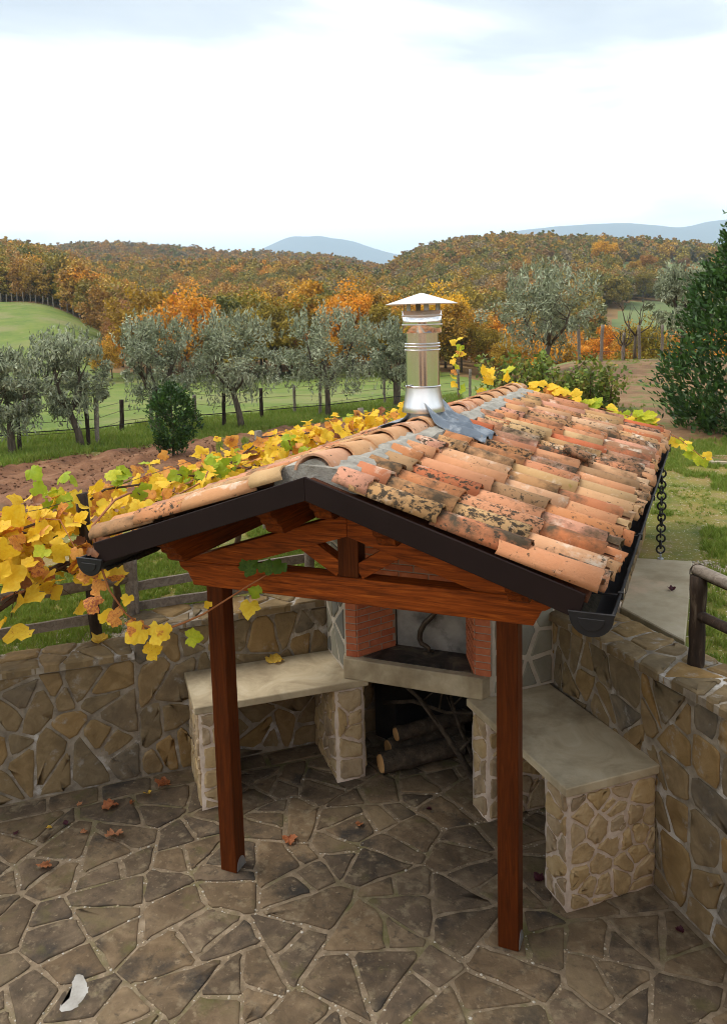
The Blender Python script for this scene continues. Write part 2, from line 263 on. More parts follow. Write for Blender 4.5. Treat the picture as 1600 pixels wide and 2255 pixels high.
def tag(o, label=None, cat=None, group=None, kind=None):
    for k, v in (('label', label), ('category', cat), ('group', group), ('kind', kind)):
        if v: o[k] = v
    return o
def thing(name, label, cat, loc=(0, 0, 0), group=None): return tag(empty(name, loc), label, cat, group)
def ren(name, me, parent, loc=None, rot=None):
    """one more object on shared mesh data"""
    o = bpy.data.objects.new(name, me); COL.objects.link(o)
    if parent: o.parent = parent
    if loc is not None: o.location = Vector(loc)-(Vector(parent.location) if parent else Vector())
    if rot is not None: o.rotation_euler = rot
    return o
def U(a, b): return random.uniform(a, b)

# polygons, random stone bond
def clip(poly, n, d):      # keep n.p <= d
    out = []
    for i in range(len(poly)):
        a, b = poly[i], poly[(i+1) % len(poly)]
        da, db = n[0]*a[0]+n[1]*a[1]-d, n[0]*b[0]+n[1]*b[1]-d
        if da <= 0: out.append(a)
        if (da < 0 < db) or (db < 0 < da):
            t = da/(da-db); out.append((a[0]+(b[0]-a[0])*t, a[1]+(b[1]-a[1])*t))
    return out
def area(p): return .5*sum(p[i][0]*p[(i+1) % len(p)][1]-p[(i+1) % len(p)][0]*p[i][1] for i in range(len(p)))
def bond(pts, wts, poly):
    P = np.array(pts); res = []
    for i, p in enumerate(pts):
        c = list(poly); D = ((P-P[i])**2).sum(1); order = np.argsort(D)[1:26]
        for j in order:
            q = P[j]; nx, ny = q-P[i]; d = D[j]
            if d < 1e-9: continue
            t = .5+(wts[i]-wts[j])/(2*d); mx_, my_ = P[i][0]+nx*t, P[i][1]+ny*t
            c = clip(c, (nx, ny), nx*mx_+ny*my_)
            if len(c) < 3: break
        res.append(c if len(c) >= 3 and area(c) > 1e-4 else None)
    return res
def split(poly, amax):
    """break a polygon across its long side, again and again, as a mason breaks slabs"""
    if area(poly) < amax*U(.7, 1.7) or len(poly) < 3: return [poly]
    n = len(poly); cx = sum(p[0] for p in poly)/n; cy = sum(p[1] for p in poly)/n; P = np.array(poly)-(cx, cy)
    w_, v_ = np.linalg.eigh(P.T@P); d = v_[:, 1]; a = U(-.45, .45); d = (d[0]*math.cos(a)-d[1]*math.sin(a), d[0]*math.sin(a)+d[1]*math.cos(a)); o = d[0]*cx+d[1]*cy+U(-.12, .12)*math.sqrt(w_[1]/n)*2
    A, B = clip(poly, d, o), clip(poly, (-d[0], -d[1]), -o)
    if len(A) < 3 or len(B) < 3: return [poly]
    return split(A, amax)+split(B, amax)
def inset(poly, w):
    c = list(poly)
    for i in range(len(poly)):
        a, b = poly[i], poly[(i+1) % len(poly)]; l = math.hypot(b[0]-a[0], b[1]-a[1])
        if l < 1e-6: continue
        n = ((b[1]-a[1])/l, -(b[0]-a[0])/l); c = clip(c, n, n[0]*a[0]+n[1]*a[1]-w)
        if len(c) < 3: return None
    return c
def rough(poly, seg, jit, cut=.18):
    out = []
    for i in range(len(poly)):
        a, b = poly[i], poly[(i+1) % len(poly)]; l = math.hypot(b[0]-a[0], b[1]-a[1])
        if l < 1e-5: continue
        k = max(1, min(4, int(l/seg))); c0 = cut*U(.3, 1.2); ts = [min(.45, c0)]+[(j+.5)/k for j in range(k) if k > 1 and c0 < (j+.5)/k < 1-c0]+[max(.55, 1-cut*U(.3, 1.2))]
        n = ((b[1]-a[1])/l, -(b[0]-a[0])/l)
        for t in ts:
            e = U(-jit, jit); out.append((a[0]+(b[0]-a[0])*t+n[0]*e, a[1]+(b[1]-a[1])*t+n[1]*e))
    return out
def stone(name, outl, O, Uv, Vv, Nv, z0, z1, bevel, m_, parent, tilt=.0):
    n = len(outl); cx = sum(p[0] for p in outl)/n; cy = sum(p[1] for p in outl)/n
    tx, ty = U(-tilt, tilt), U(-tilt, tilt); O, Uv, Vv, Nv = map(Vector, (O, Uv, Vv, Nv)); r = max(math.hypot(p[0]-cx, p[1]-cy) for p in outl)
    k = max(.5, 1-bevel*1.6/max(r, .01)); V = []; lump = bevel*.35
    C = O+Uv*cx+Vv*cy+Nv*z0
    for (sc, z, tl) in ((1, z0, 0), (1, z1-bevel, 1), (k, z1, 1), (k*.84, z1, 1)):
        for p in outl:
            dx, dy = (p[0]-cx)*sc, (p[1]-cy)*sc
            V.append(Uv*dx+Vv*dy+Nv*(z-z0+tl*(tx*dx+ty*dy)+(U(-.3, .3)*bevel if sc == k else 0)+(U(-.7, 1)*lump if sc == k*.84 else 0)))
    Fs = [(r_*n+i, r_*n+(i+1) % n, (r_+1)*n+(i+1) % n, (r_+1)*n+i) for r_ in range(3) for i in range(n)]
    b = MB(); b.add(V, Fs[:2*n]); b.f += Fs[2*n:]; b.mi += [0]*n; b.sm += [True]*n; V2 = len(b.v); b.v.append(tuple(Nv*(z1-z0+U(-.1, .35)*bevel)))
    for i in range(n): b.f.append((3*n+i, 3*n+(i+1) % n, V2)); b.mi.append(0); b.sm.append(True)
    me = b.mesh(name, m_); return ren(name, me, parent, C)
def jitter_pts(poly, sx, sy, amt=.42, shear=.3):
    xs = [p[0] for p in poly]; ys = [p[1] for p in poly]; out = []; j = 0; y = min(ys)-sy
    while y < max(ys)+sy:
        x = min(xs)-sx+(j % 2)*sx*.5
        while x < max(xs)+sx:
            out.append((x+U(-amt, amt)*sx+shear*U(-.2, .2), y+U(-amt, amt)*sy)); x += sx*U(.75, 1.3)
        y += sy; j += 1
    return out
def inside(p, poly, eps=0):
    for i in range(len(poly)):
        a, b = poly[i], poly[(i+1) % len(poly)]
        if (b[0]-a[0])*(p[1]-a[1])-(b[1]-a[1])*(p[0]-a[0]) < -eps: return False
    return True
OUTL = []
def masonry(poly, O, Uv, Vv, Nv, sx, sy, joint, z0, z1, bevel, m_, parent, name='stone', seg=.09, jit=.006, cut=.18, zr=.006, tilt=.03, pts=None, wt=.25, amt=.42, brk=1.7):
    k_ = brk if brk else 1; pts = pts or jitter_pts(poly, sx*k_, sy*k_, amt); pts = [p for p in pts if inside(p, poly)]
    ws = [U(-1, 1)*wt*sx*sy*.5*k_*k_ for _ in pts]; out = []; cells_ = []
    for c in bond(pts, ws, poly):
        if c: cells_ += split(c, sx*sy*1.15) if brk else [c]
    for c in cells_:
        c = inset(c, joint*U(.7, 1.3)/2)
        if not c or area(c) < sx*sy*.06: continue
        o = rough(c, seg, jit, cut); OUTL.append(o)
        out.append(stone(name, o, O, Uv, Vv, Nv, z0, z1+U(-zr, zr), bevel, m_, parent, tilt))
    return out

def scatter(name, pts, scl, srcs, idx=None, tint=None, tiltr=.12, kind='stuff', label=None, align=None):
    """one object of many small instanced pieces (stuff nobody would count)"""
    n = len(pts); me = bpy.data.meshes.new(name); me.vertices.add(n); me.vertices.foreach_set('co', np.asarray(pts, np.float32).ravel())
    me.attributes.new('sc', 'FLOAT', 'POINT').data.foreach_set('value', np.asarray(scl, np.float32))
    rot = np.stack([rng.uniform(-tiltr, tiltr, n), rng.uniform(-tiltr, tiltr, n), rng.uniform(0, 6.283, n)], 1).astype(np.float32)
    me.attributes.new('rt', 'FLOAT_VECTOR', 'POINT').data.foreach_set('vector', rot.ravel())
    ii = rng.integers(0, len(srcs), n) if idx is None else np.asarray(idx)
    me.attributes.new('ix', 'INT', 'POINT').data.foreach_set('value', ii.astype(np.int32))
    if tint is not None:
        t4 = np.concatenate([np.asarray(tint, np.float32), np.ones((n, 1), np.float32)], 1)
        me.attributes.new('tint', 'FLOAT_COLOR', 'POINT').data.foreach_set('color', t4.ravel())
    o = bpy.data.objects.new(name, me); COL.objects.link(o)
    c = bpy.data.collections.new(name+'_pieces')
    for s_ in srcs: c.objects.link(s_)
    g = bpy.data.node_groups.new(name, 'GeometryNodeTree')
    g.interface.new_socket('Geometry', in_out='INPUT', socket_type='NodeSocketGeometry'); g.interface.new_socket('Geometry', in_out='OUTPUT', socket_type='NodeSocketGeometry')
    gi = g.nodes.new('NodeGroupInput'); go = g.nodes.new('NodeGroupOutput'); ip = g.nodes.new('GeometryNodeInstanceOnPoints'); ci = g.nodes.new('GeometryNodeCollectionInfo')
    ci.inputs['Collection'].default_value = c; ci.inputs['Separate Children'].default_value = True; ci.inputs['Reset Children'].default_value = True
    def na(nm, t):
        x = g.nodes.new('GeometryNodeInputNamedAttribute'); x.data_type = t; x.inputs['Name'].default_value = nm; return x.outputs['Attribute']
    l = g.links.new; l(gi.outputs[0], ip.inputs['Points']); l(ci.outputs[0], ip.inputs['Instance']); ip.inputs['Pick Instance'].default_value = True
    l(na('ix', 'INT'), ip.inputs['Instance Index']); l(na('rt', 'FLOAT_VECTOR'), ip.inputs['Rotation']); l(na('sc', 'FLOAT'), ip.inputs['Scale'])
    l(ip.outputs[0], go.inputs[0])
    md = o.modifiers.new('scatter', 'NODES'); md.node_group = g
    o['kind'] = kind
    if label: o['label'] = label
    return o

# ------------------------------------------------------------------ terrain
FX, FY = -0.3934, 0.9194          # horizontal view direction; u is to its right, v along it
def uv(x, y): dx, dy = x-CAM.x, y-CAM.y; return dx*.9194+dy*.3934, dx*FX+dy*FY
def xy(u, v): return CAM.x+u*.9194+v*FX, CAM.y+u*.3934+v*FY
def sst(a, b, x): t = np.clip((x-a)/(b-a), 0, 1); return t*t*(3-2*t)
# soft value noise
_T = rng.random((256, 256))
def vnoise(x, y):
    x = np.asarray(x, float); y = np.asarray(y, float); xi = np.floor(x).astype(int); yi = np.floor(y).astype(int); fx = x-xi; fy = y-yi
    fx = fx*fx*(3-2*fx); fy = fy*fy*(3-2*fy); g = lambda a, b: _T[a % 256, b % 256]
    return (g(xi, yi)*(1-fx)+g(xi+1, yi)*fx)*(1-fy)+(g(xi, yi+1)*(1-fx)+g(xi+1, yi+1)*fx)*fy-.5
def fence_v(a): return np.interp(a, [-.9, -.44, -.33, -.22, -.14, -.043, .044, .13, .26, .45, .9], [13.5, 18.0, 19.6, 22.0, 23.2, 25.3, 27.6, 30, 27, 25.5, 25])
def terrain(x, y, cut=True):
    x = np.asarray(x, float); y = np.asarray(y, float); dx, dy = x-CAM.x, y-CAM.y; u = dx*.9194+dy*.3934; v = dx*FX+dy*FY
    vc = np.maximum(v, 3.0); a = np.clip(u/vc, -1.3, 1.3)
    zl = np.interp(v, [0, 8, 10, 20, 30, 60, 95], [1.02, 1.04, 1.06, .76, .60, -.8, -1.2])
    zm = np.interp(v, [0, 8, 10, 20, 30, 60, 95], [1.36, 1.36, 1.34, .85, .60, -.8, -1.2])
    zr = np.interp(v, [0, 6, 8.5, 10, 15, 20, 25, 31, 60, 95], [1.37, 1.37, 1.385, 1.46, 1.72, 2.0, 2.22, 1.9, -2.4, -4.0])
    s1 = sst(-.12, .08, a); s2 = sst(.10, .27, a)
    z = zl*(1-s1)+zm*s1; z = z*(1-s2)+zr*s2
    # rising field on the left
    lf = sst(62, 150, v)*sst(-.22, -.40, a)*9.5*np.clip(1-(v-150)/400, 0, 1); z = z+lf
    # wooded hills: crest heights by bearing
    aa = u/np.maximum(v, 1)
    h1 = np.interp(aa, [-1.3, -.8, -.442, -.36, -.276, -.166, -.11, -.055, .0, .1, .3], [52, 66, 59, 58, 57, 48, 46, 44, 38, 26, 18])
    h2 = np.interp(aa, [-.2, -.055, .0, .028, .055, .11, .166, .22, .276, .33, .386, .44, .7, 1.3], [0, 4, 13, 22, 28, 34, 37.5, 38.5, 37.5, 36, 34, 30, 22, 19])
    v1 = 105+47*sst(-.15, -.3, aa); p1 = np.where(v < 620, np.clip((v-v1)/(620-v1), 0, 1)**1.1, 1-sst(620, 1000, v)); p2 = np.where(v < 430, np.clip((v-120)/(430-120), 0, 1)**1.1, 1-sst(430, 760, v))
    h3 = np.interp(aa, [-1.3, -.6, -.442, -.37, -.30, -.22, -.1], [34, 30, 27, 23, 15, 5, 0]); p3 = np.where(v < 330, np.clip((v-152)/(330-152), 0, 1)**1.0, 1-.6*sst(330, 520, v))
    hill = np.maximum(np.maximum(h1*p1, h2*p2), h3*p3)
    z = z+hill+(vnoise(x*.012, y*.012)*7+vnoise(x*.03+9, y*.03)*3)*sst(130, 260, v)*sst(1300, 700, v)
    z = z-20*sst(900, 2400, v)
    z = z+vnoise(x*.9, y*.9)*.05*sst(9, 14, v)+vnoise(x*.16, y*.16)*.25*sst(40, 80, v)
    if cut:
        d = np.maximum(-.672*x+.741*y-1.472, .753*x+.658*y-2.53)
        z = np.where(d < .16, -.5, z)
    return z
def tz(x, y): return float(terrain(x, y, False))
def at(px, v):                    # ground point at depth v under a bearing given as a pixel column of the photo
    u = (px-800)/1811*v*1.0; x, y = xy(u, v); return Vector((x, y, tz(x, y)))
def soil_zone(x, y):
    u, v = uv(x, y); a = u/np.maximum(v, 3); w = vnoise(x*1.3, y*1.3)*.9
    return (v > 10.6+w) & (v < fence_v(a)-1.25+w*.6) & (a < .10-.002*v+w*.02)
vs = [1.2]
while vs[-1] < 2600: vs.append(vs[-1]*(1.0125 if vs[-1] < 45 else 1.03)+.015)
aas = np.linspace(-1.25, 1.25, 330)
# denser columns in the middle of the valley
aas = np.sign(aas)*(np.abs(aas)/1.25)**1.35*1.25
VV, AA = np.meshgrid(np.array(vs), aas, indexing='ij')
XX, YY = xy(VV*AA*1.0, VV); ZZ = terrain(XX, YY)
soilm = soil_zone(XX, YY); ZZ = np.where(soilm, ZZ+.05*np.sin(uv(XX, YY)[0]*7.5)*sst(11, 13, VV)+vnoise(XX*5, YY*5)*.09+vnoise(XX*11, YY*11)*.05, ZZ)
nv, na_ = VV.shape; idg = np.arange(nv*na_).reshape(nv, na_)
quads = np.stack([idg[:-1, :-1], idg[:-1, 1:], idg[1:, 1:], idg[1:, :-1]], -1).reshape(-1, 4)
cxy = lambda A: A.reshape(-1)[quads].mean(1)
qx, qy, qz = cxy(XX), cxy(YY), cxy(ZZ); qu, qv = uv(qx, qy); qa = qu/np.maximum(qv, 1)
def field_zone(x, y):             # open green slope on the far hill
    u, v = uv(x, y); a = u/np.maximum(v, 1); w = vnoise(x*.02, y*.02)*.03
    return (a > np.interp(v, [150, 200, 260, 330], [.30, .315, .315, .31])+w) & (v > 112) & (v < np.interp(a, [.3, .33, .42, .6], [345, 372, 365, 335])) & ~((np.abs(v-np.interp(a, [.31, .36, .42], [235, 252, 290])) < 13+w*200) & (a < .385))
def left_field(x, y):
    u, v = uv(x, y); a = u/np.maximum(v, 1); w = vnoise(x*.05, y*.05)
    return (v < 147+w*6+(a+.44)*-150) & (a < np.interp(v, [40, 60, 75, 95, 120, 135], [9, 9, -.31, -.33, -.30, -.295])+w*.015)
g_soil = soil_zone(qx, qy); g_field = field_zone(qx, qy); g_left = left_field(qx, qy)
bw = vnoise(qx*.8, qy*.8)+vnoise(qx*2.3, qy*2.3)*.6; g_bank = (qa > .17-.004*(qv-14)+bw*.07) & (qv > 12.8+bw*2.5) & (qv < 28) & ~g_soil
g_near = (qv < 28) & ~g_soil & ~g_bank & (qv < fence_v(qa)-.9)
g_mead = ~(g_soil | g_bank | g_near) & ((qv < 62) | g_left)
g_hill = ~(g_soil | g_bank | g_near | g_mead | g_field)
flatV = np.stack([XX.ravel(), YY.ravel(), ZZ.ravel()], 1)
def ground(name, msk, m_):
    q = quads[msk]; used, inv = np.unique(q, return_inverse=True)
    return tag(link(name, np_mesh(name, flatV[used], inv.reshape(-1, 4), [m_], smooth=True)), kind='structure')
ground('garden_ground', g_near, 'lawn'); ground('tilled_soil', g_soil, 'soil'); ground('earth_bank', g_bank, 'bank_earth')
ground('meadow', g_mead, 'meadow_grass'); ground('wooded_hills', g_hill, 'hill_floor'); ground('hill_meadow', g_field, 'hill_grass')
# the land goes on to the sides and behind the house, rising to wooded hills
nr, nt_ = 40, 120; rr = np.geomspace(9, 2500, nr); tt = np.linspace(R(45), R(315), nt_); A_, B_ = np.meshgrid(rr, tt, indexing='ij')
U_, V_ = A_*np.sin(B_), A_*np.cos(B_); X_, Y_ = xy(U_, V_); Zs = -.45+sst(30, 330, A_)*34+vnoise(X_*.02, Y_*.02)*8*sst(30, 120, A_)-20*sst(900, 2400, A_)
I_ = np.arange(A_.size).reshape(A_.shape); qs = np.stack([I_[:-1, :-1], I_[:-1, 1:], I_[1:, 1:], I_[1:, :-1]], -1).reshape(-1, 4)
far_ = A_.reshape(-1)[qs].mean(1) > 60; PTS = np.stack([X_.ravel(), Y_.ravel(), Zs.ravel()], 1)
tag(link('surrounding_meadow', np_mesh('surrounding_meadow', PTS, qs[~far_], ['meadow_grass'], smooth=True)), kind='structure')
tag(link('surrounding_hills', np_mesh('surrounding_hills', PTS, qs[far_], ['hill_floor'], smooth=True)), kind='structure')
# far mountains
def mountain(name, label, prof, v0, depth):
    us = np.array([p[0] for p in prof])/1811*v0; hs = np.array([p[1] for p in prof])
    uu = np.linspace(us[0], us[-1], 90); hh = np.interp(uu, us, hs); ww = np.linspace(-1, 1, 25)
    A, B = np.meshgrid(uu, ww, indexing='ij'); H_ = np.interp(A, uu, hh)*(1-np.abs(B)**1.5)+vnoise(A/210, B*4+v0)*42*(1-np.abs(B))-30
    X_, Y_ = xy(A, v0+B*depth); I = np.arange(A.size).reshape(A.shape); q = np.stack([I[:-1, :-1], I[1:, :-1], I[1:, 1:], I[:-1, 1:]], -1).reshape(-1, 4)
    o = link(name, np_mesh(name, np.stack([X_.ravel(), Y_.ravel(), H_.ravel()], 1), q, ['blue_mountain'], smooth=True)); return tag(o, label, kind='structure')
def el2h(ypx, xpx, v): return ((703-(xpx-800)*.0264-ypx)/1811)*v+3.7
mountain('mountain', 'pale blue rounded mountain', [(x-800, max(0, el2h(y, x, 7500))) for x, y in ((380, 640), (480, 590), (560, 556), (610, 536), (660, 523), (715, 518), (760, 524), (810, 543), (860, 556), (930, 570), (1020, 620), (1120, 690))], 7500, 1600)
mountain('mountain', 'long pale blue mountain ridge', [(x-800, max(0, el2h(y, x, 6500))) for x, y in ((820, 690), (880, 590), (960, 540), (1060, 522), (1150, 508), (1230, 498), (1300, 493), (1370, 490), (1430, 494), (1480, 498), (1540, 492), (1600, 486), (1700, 480), (1900, 520), (2200, 690))], 6500, 1500)

# ------------------------------------------------------------------ patio and walls
LN, LC = (-.672, .741), 1.472          # left wall face:  LN.p = LC
RN, RC = (.753, .658), 2.53            # right wall face
LD, RD = Vector((.741, .672, 0)), Vector((.658, -.753, 0))   # along the walls, left to right as seen
CORNER = Vector((.906, 2.808, 0)); UP = Vector((0, 0, 1))
patio = tag(empty('patio'), 'irregular stone paved patio with pebbly joints', kind='structure')
pp = clip(clip([(-4.6, -2.9), (4.2, -2.9), (4.2, 3.2), (-4.6, 3.2)], LN, LC+.02), RN, RC+.02)
b = MB(); b.prism(pp, (0, 0, -.12), (1, 0, 0), (0, 1, 0), (0, 0, 1), .118); tag(b.build('mortar_bed', 'floor_mortar', patio))
strip = .24
pin = clip(clip(clip(list(pp), (-1, 0), 3.3), LN, LC-strip), RN, RC-.01); FS = dict(seg=.10, jit=.010, cut=.09, zr=.0025, tilt=.010)
masonry(pin, (0, 0, 0), (1, 0, 0), (0, 1, 0), (0, 0, 1), 0.32, .26, .029, -.012, .0055, .004, 'flagstone', patio, 'flagstone', wt=.6, brk=2.0, **FS)
SO = CORNER-Vector((.741, .672, 0))*4.3; k = 0; a_ = 0.0       # straight border course along the left wall
while a_ < 4.1:
    l_ = U(.3, .55); masonry([(a_, 0), (a_+l_, 0), (a_+l_, strip-.01), (a_, strip-.01)], SO+Vector((.672, -.741, 0))*(strip-.005), (.741, .672, 0), (-.672, .741, 0), (0, 0, 1), 1, 1, .03, -.012, .0075, .004, 'flagstone', patio, 'flagstone', pts=[(a_+l_/2, .1)], brk=0, **FS); a_ += l_
PAVE = list(OUTL)
def pebble_mesh(k):
    bm = bmesh.new(); bmesh.ops.create_icosphere(bm, subdivisions=1, radius=1)
    for v in bm.verts: v.co = Vector((v.co.x*U(.8, 1.2), v.co.y*U(.7, 1.1), v.co.z*.55))*U(.85, 1.1)
    me = bpy.data.meshes.new('pebble'); bm.to_mesh(me); bm.free(); me.materials.append(MATS['pebble']); me.polygons.foreach_set('use_smooth', [True]*len(me.polygons)); return bpy.data.objects.new('pebble', me)
PEB = [pebble_mesh(k) for k in range(4)]
# exposed pebbles of the joints
P_ = np.array([p for p in zip(rng.uniform(-2.4, 3.6, 30000), rng.uniform(-2.6, 2.6, 30000))])
P_ = P_[(-.672*P_[:, 0]+.741*P_[:, 1] < 1.25) & (.753*P_[:, 0]+.658*P_[:, 1] < 2.50)]; hit = np.zeros(len(P_), bool)
for o_ in PAVE[:-14]:
    A = np.array(o_); m_ = (P_ > A.min(0)-.004).all(1) & (P_ < A.max(0)+.004).all(1) & ~hit; q = P_[m_]; B_ = np.roll(A, -1, 0)
    e = B_-A; c_ = e[None, :, 0]*(q[:, None, 1]-A[None, :, 1])-e[None, :, 1]*(q[:, None, 0]-A[None, :, 0]); hit[np.where(m_)[0]] = (c_ > -.0006).all(1) 
keep = [(p[0], p[1], -.003) for p in P_[~hit] if vnoise(p[0]*1.7, p[1]*1.7)+(.20 if p[1] < .1 else -.12) > 0 and random.random() < .8]
tag(scatter('joint_pebbles', keep, rng.uniform(.003, .0085, len(keep))*rng.choice([1, 1, 1.6], len(keep)), PEB), 'small pale pebbles set in the paving joints')
STAIN = rough([(-0.389, -1.121), (-0.355, -1.176), (-0.311, -1.242), (-0.334, -1.283), (-0.305, -1.31), (-0.263, -1.294), (-0.232, -1.259), (-0.241, -1.231), (-0.244, -1.167), (-0.281, -1.114), (-0.342, -1.075), (-0.4, -1.073)], .02, .006, .3)
bl = MB(); o_ = STAIN
bl.prism(o_, (0, 0, .0062), (1, 0, 0), (0, 1, 0), (0, 0, 1), .0022); tag(bl.build('paint_stain', 'paint_stain'), 'pale paint splash dried on the dark paving stones', 'stain')

def wall(name, label, O, D, Nv, length, hts, thick, m1='wall_stone', m2='wall_mortar', sx=.28, sy=.22):
    """rubble wall; hts = [(s0, s1, height at s0, height at s1)], face on Nv, coping on top"""
    t = thing(name, label, 'wall', O)
    for (s0, s1, h0, h1) in hts:
        b = MB(); b.prism([(s0, -.1), (s1, -.1), (s1, h1-.065), (s0, h0-.065)], Vector(O)-Nv*.009, D, UP, -Nv, thick-.009); b.build('wall_core', m2, t)
        masonry([(s0, 0.002), (s1, .002), (s1, h1-.065), (s0, h0-.065)], Vector(O), D, UP, Nv, sx, sy, .024, -.016, .0, .005, m1, t, 'stone', seg=.08, jit=.006, cut=.2, zr=.006, tilt=.03, wt=.5)
        # coping of flat stones with a small overhang
        cp = [(s0-.02, -.04), (s1+(.0), -.04), (s1, thick+.03), (s0-.02, thick+.03)]; sl_ = (D+UP*((h1-h0)/(s1-s0))).normalized()
        OO = Vector(O)+UP*(h0-.062-s0*(h1-h0)/(s1-s0)); b = MB(); b.prism([(s0-.01, -.025), (s1, -.025), (s1, thick+.02), (s0-.01, thick+.02)], OO, sl_, -Nv, UP, .05); b.build('coping_bed', m2, t)
        masonry(cp, OO, sl_, -Nv, UP, .30, .19, .022, .004, .064, .012, m1, t, 'coping_stone', seg=.09, jit=.008, cut=.14, zr=.006, tilt=.03)
    return t
LNv, RNv = Vector((.672, -.741, 0)), Vector((-.753, -.658, 0))       # towards the patio
OL = CORNER-LD*6.6
lw = wall('stone_wall', 'stepped brown rubble stone wall with flat coping below the wooden fence', OL, LD, LNv, 6.6, [(0, 3.54, 1.08, 1.09), (3.54, 6.5, 1.285, 1.32)], .36)
rw = wall('stone_wall', 'brown rubble stone wall with wide coping beside the concrete slab', CORNER, RD, RNv, 4.6, [(.12, 4.6, 1.37, 1.56)], .42)

# ------------------------------------------------------------------ counters either side of the fireplace
def face_stones(part, O, D, Nv, w, h, sx, sy, m1, joint=.019, z0=-.012, z1=.012):
    masonry([(.012, .01), (w-.012, .01), (w-.012, h-.012), (.012, h-.012)], O, D, UP, Nv, sx, sy, joint, z0, z1, .008, m1, part, 'stone', seg=.028, jit=.006, cut=.15, zr=.006, tilt=.06, wt=.30, brk=0, amt=.30)
def rough_box(poly, h, nz_=10, amp=.008):
    """upright block over a convex plan polygon with an uneven, hand-pointed surface"""
    out = []
    for i in range(len(poly)):
        a, c = poly[i], poly[(i+1) % len(poly)]; l = math.hypot(c[0]-a[0], c[1]-a[1]); k = max(2, int(l/.07))
        out += [(a[0]+(c[0]-a[0])*j/k, a[1]+(c[1]-a[1])*j/k) for j in range(k)]
    n = len(out); b = MB(); V = []
    for r in range(nz_+1):
        for p in out: V.append((p[0]+U(-amp, amp), p[1]+U(-amp, amp), h*r/nz_))
    b.add(V, [(r*n+i, r*n+(i+1) % n, (r+1)*n+(i+1) % n, (r+1)*n+i) for r in range(nz_) for i in range(n)]+[tuple(range(nz_*n, (nz_+1)*n))], 0, True)
    return b
def bench(label, O, ang, length, width, side, pil):
    """O front corner of the slab, ang its long direction; side=+1 wall to the left of that direction, -1 to the right"""
    D = Vector((math.cos(ang), math.sin(ang), 0)); Wd = Vector((-math.sin(ang), math.cos(ang), 0))*side; O = Vector((*O, 0))
    t = thing('stone_counter', label, 'counter', (O.x, O.y, 0))
    b = MB(); P0 = [O, O+D*length, O+D*length+Wd*width, O+Wd*width]
    if side < 0: P0 = P0[::-1]
    b.add([p+UP*.79 for p in P0]+[p+UP*.849 for p in P0], [(3, 2, 1, 0), (4, 5, 6, 7), (0, 1, 5, 4), (1, 2, 6, 5), (2, 3, 7, 6), (3, 0, 4, 7)])
    b.build('slab', 'sandstone', t, bevel=.006)
    for (s0, s1, mstone) in pil:
        Q = [O+D*s0+Wd*.035, O+D*s1+Wd*.035, O+D*s1+Wd*(width-.002), O+D*s0+Wd*(width-.002)]; pl = [(p.x, p.y) for p in Q]
        if side < 0: pl = pl[::-1]
        pr = rough_box(pl, .789).build('pillar', 'pillar_mortar', t)
        Nf = -Wd; bw = s1-s0
        if side > 0: face_stones(pr, Q[0], D, Nf, bw, .785, .20, .125, mstone); face_stones(pr, Q[3], -Wd, -D, width-.04, .785, .16, .125, mstone); face_stones(pr, Q[1], Wd, D, width-.04, .785, .16, .125, mstone)
        else: face_stones(pr, Q[1], -D, Nf, bw, .785, .15, .125, mstone); face_stones(pr, Q[0], Wd, -D, width-.04, .785, .135, .125, mstone); face_stones(pr, Q[2], -Wd, D, width-.04, .785, .15, .125, mstone)
    return t
for_l = bench('stone counter slab with a yellow leaf lying on it, against the stepped wall', (-.6245, .4904), .719, 1.37, .676, 1, [(.03, .26, 'pillar_stone'), (1.10, 1.335, 'pillar_stone')])
for_r = bench('weathered stone counter slab on thick rubble pillars beside the concrete slab', (2.1168, .3823), 2.3271, 1.30, .708, -1, [(.03, .28, 'pillar_stone'), (1.04, 1.27, 'pillar_stone')])
# ------------------------------------------------------------------ fireplace
fpl = thing('barbecue_fireplace', 'brick and stone barbecue fireplace set across the corner under the canopy', 'fireplace', (.8, 1.6, 0))
def vert_prism(poly, z0, z1): 
    b = MB(); b.prism(poly, (0, 0, z0), (1, 0, 0), (0, 1, 0), (0, 0, 1), z1-z0); return b
# chimney breast: side masses left and right of the firebox, back, and the hood above
CL0, CL1, CR1, CR0 = (-.15, 1.815), (.205, 1.415), (1.405, 1.415), (1.79, 1.815)
TOPZ = 2.44
vert_prism([CL1, (.315, 1.415), (.515, 1.745), (.515, 2.3), (.35, 2.3), CL0], .852, TOPZ).build('side_mass', 'clad_mortar', fpl)
vert_prism([(1.285, 1.415), CR1, CR0, (1.45, 2.3), (1.135, 2.3), (1.135, 1.745)], .852, TOPZ).build('side_mass', 'clad_mortar', fpl)
b = vert_prism([(.515, 1.745), (1.135, 1.745), (1.135, 2.3), (.515, 2.3)], 1.02, TOPZ); b.build('back_mass', 'soot_shade_stone', fpl)
b = MB(); b.box((.53, 1.722, 1.022), (1.12, 1.742, 1.60)); b.build('back_plate', 'fire_plate', fpl, bevel=.004)
vert_prism([(.18, 2.05), (.40, 1.98), (.55, 2.40), (1.2, 2.40), (1.36, 1.95), (1.55, 2.05), (.92, 2.72)], .004, .85).build('recess_shade_back', 'soot_shade_stone', fpl)  # added block, its near-black colour stands in for the recess's deep shade
# mantle slab and hearth
sl_ = vert_prism([(.219, 1.331), (1.350, 1.331), (1.40, 1.45), (1.13, 1.744), (.52, 1.744), (.18, 1.44)], .851, 1.019); o = sl_.build('mantle_slab', 'sandstone', fpl, bevel=.006)
vert_prism([(.36, 1.40), (1.245, 1.40), (1.128, 1.742), (.522, 1.742)], 1.0195, 1.0235).build('hearth', 'soot_hearth', fpl)
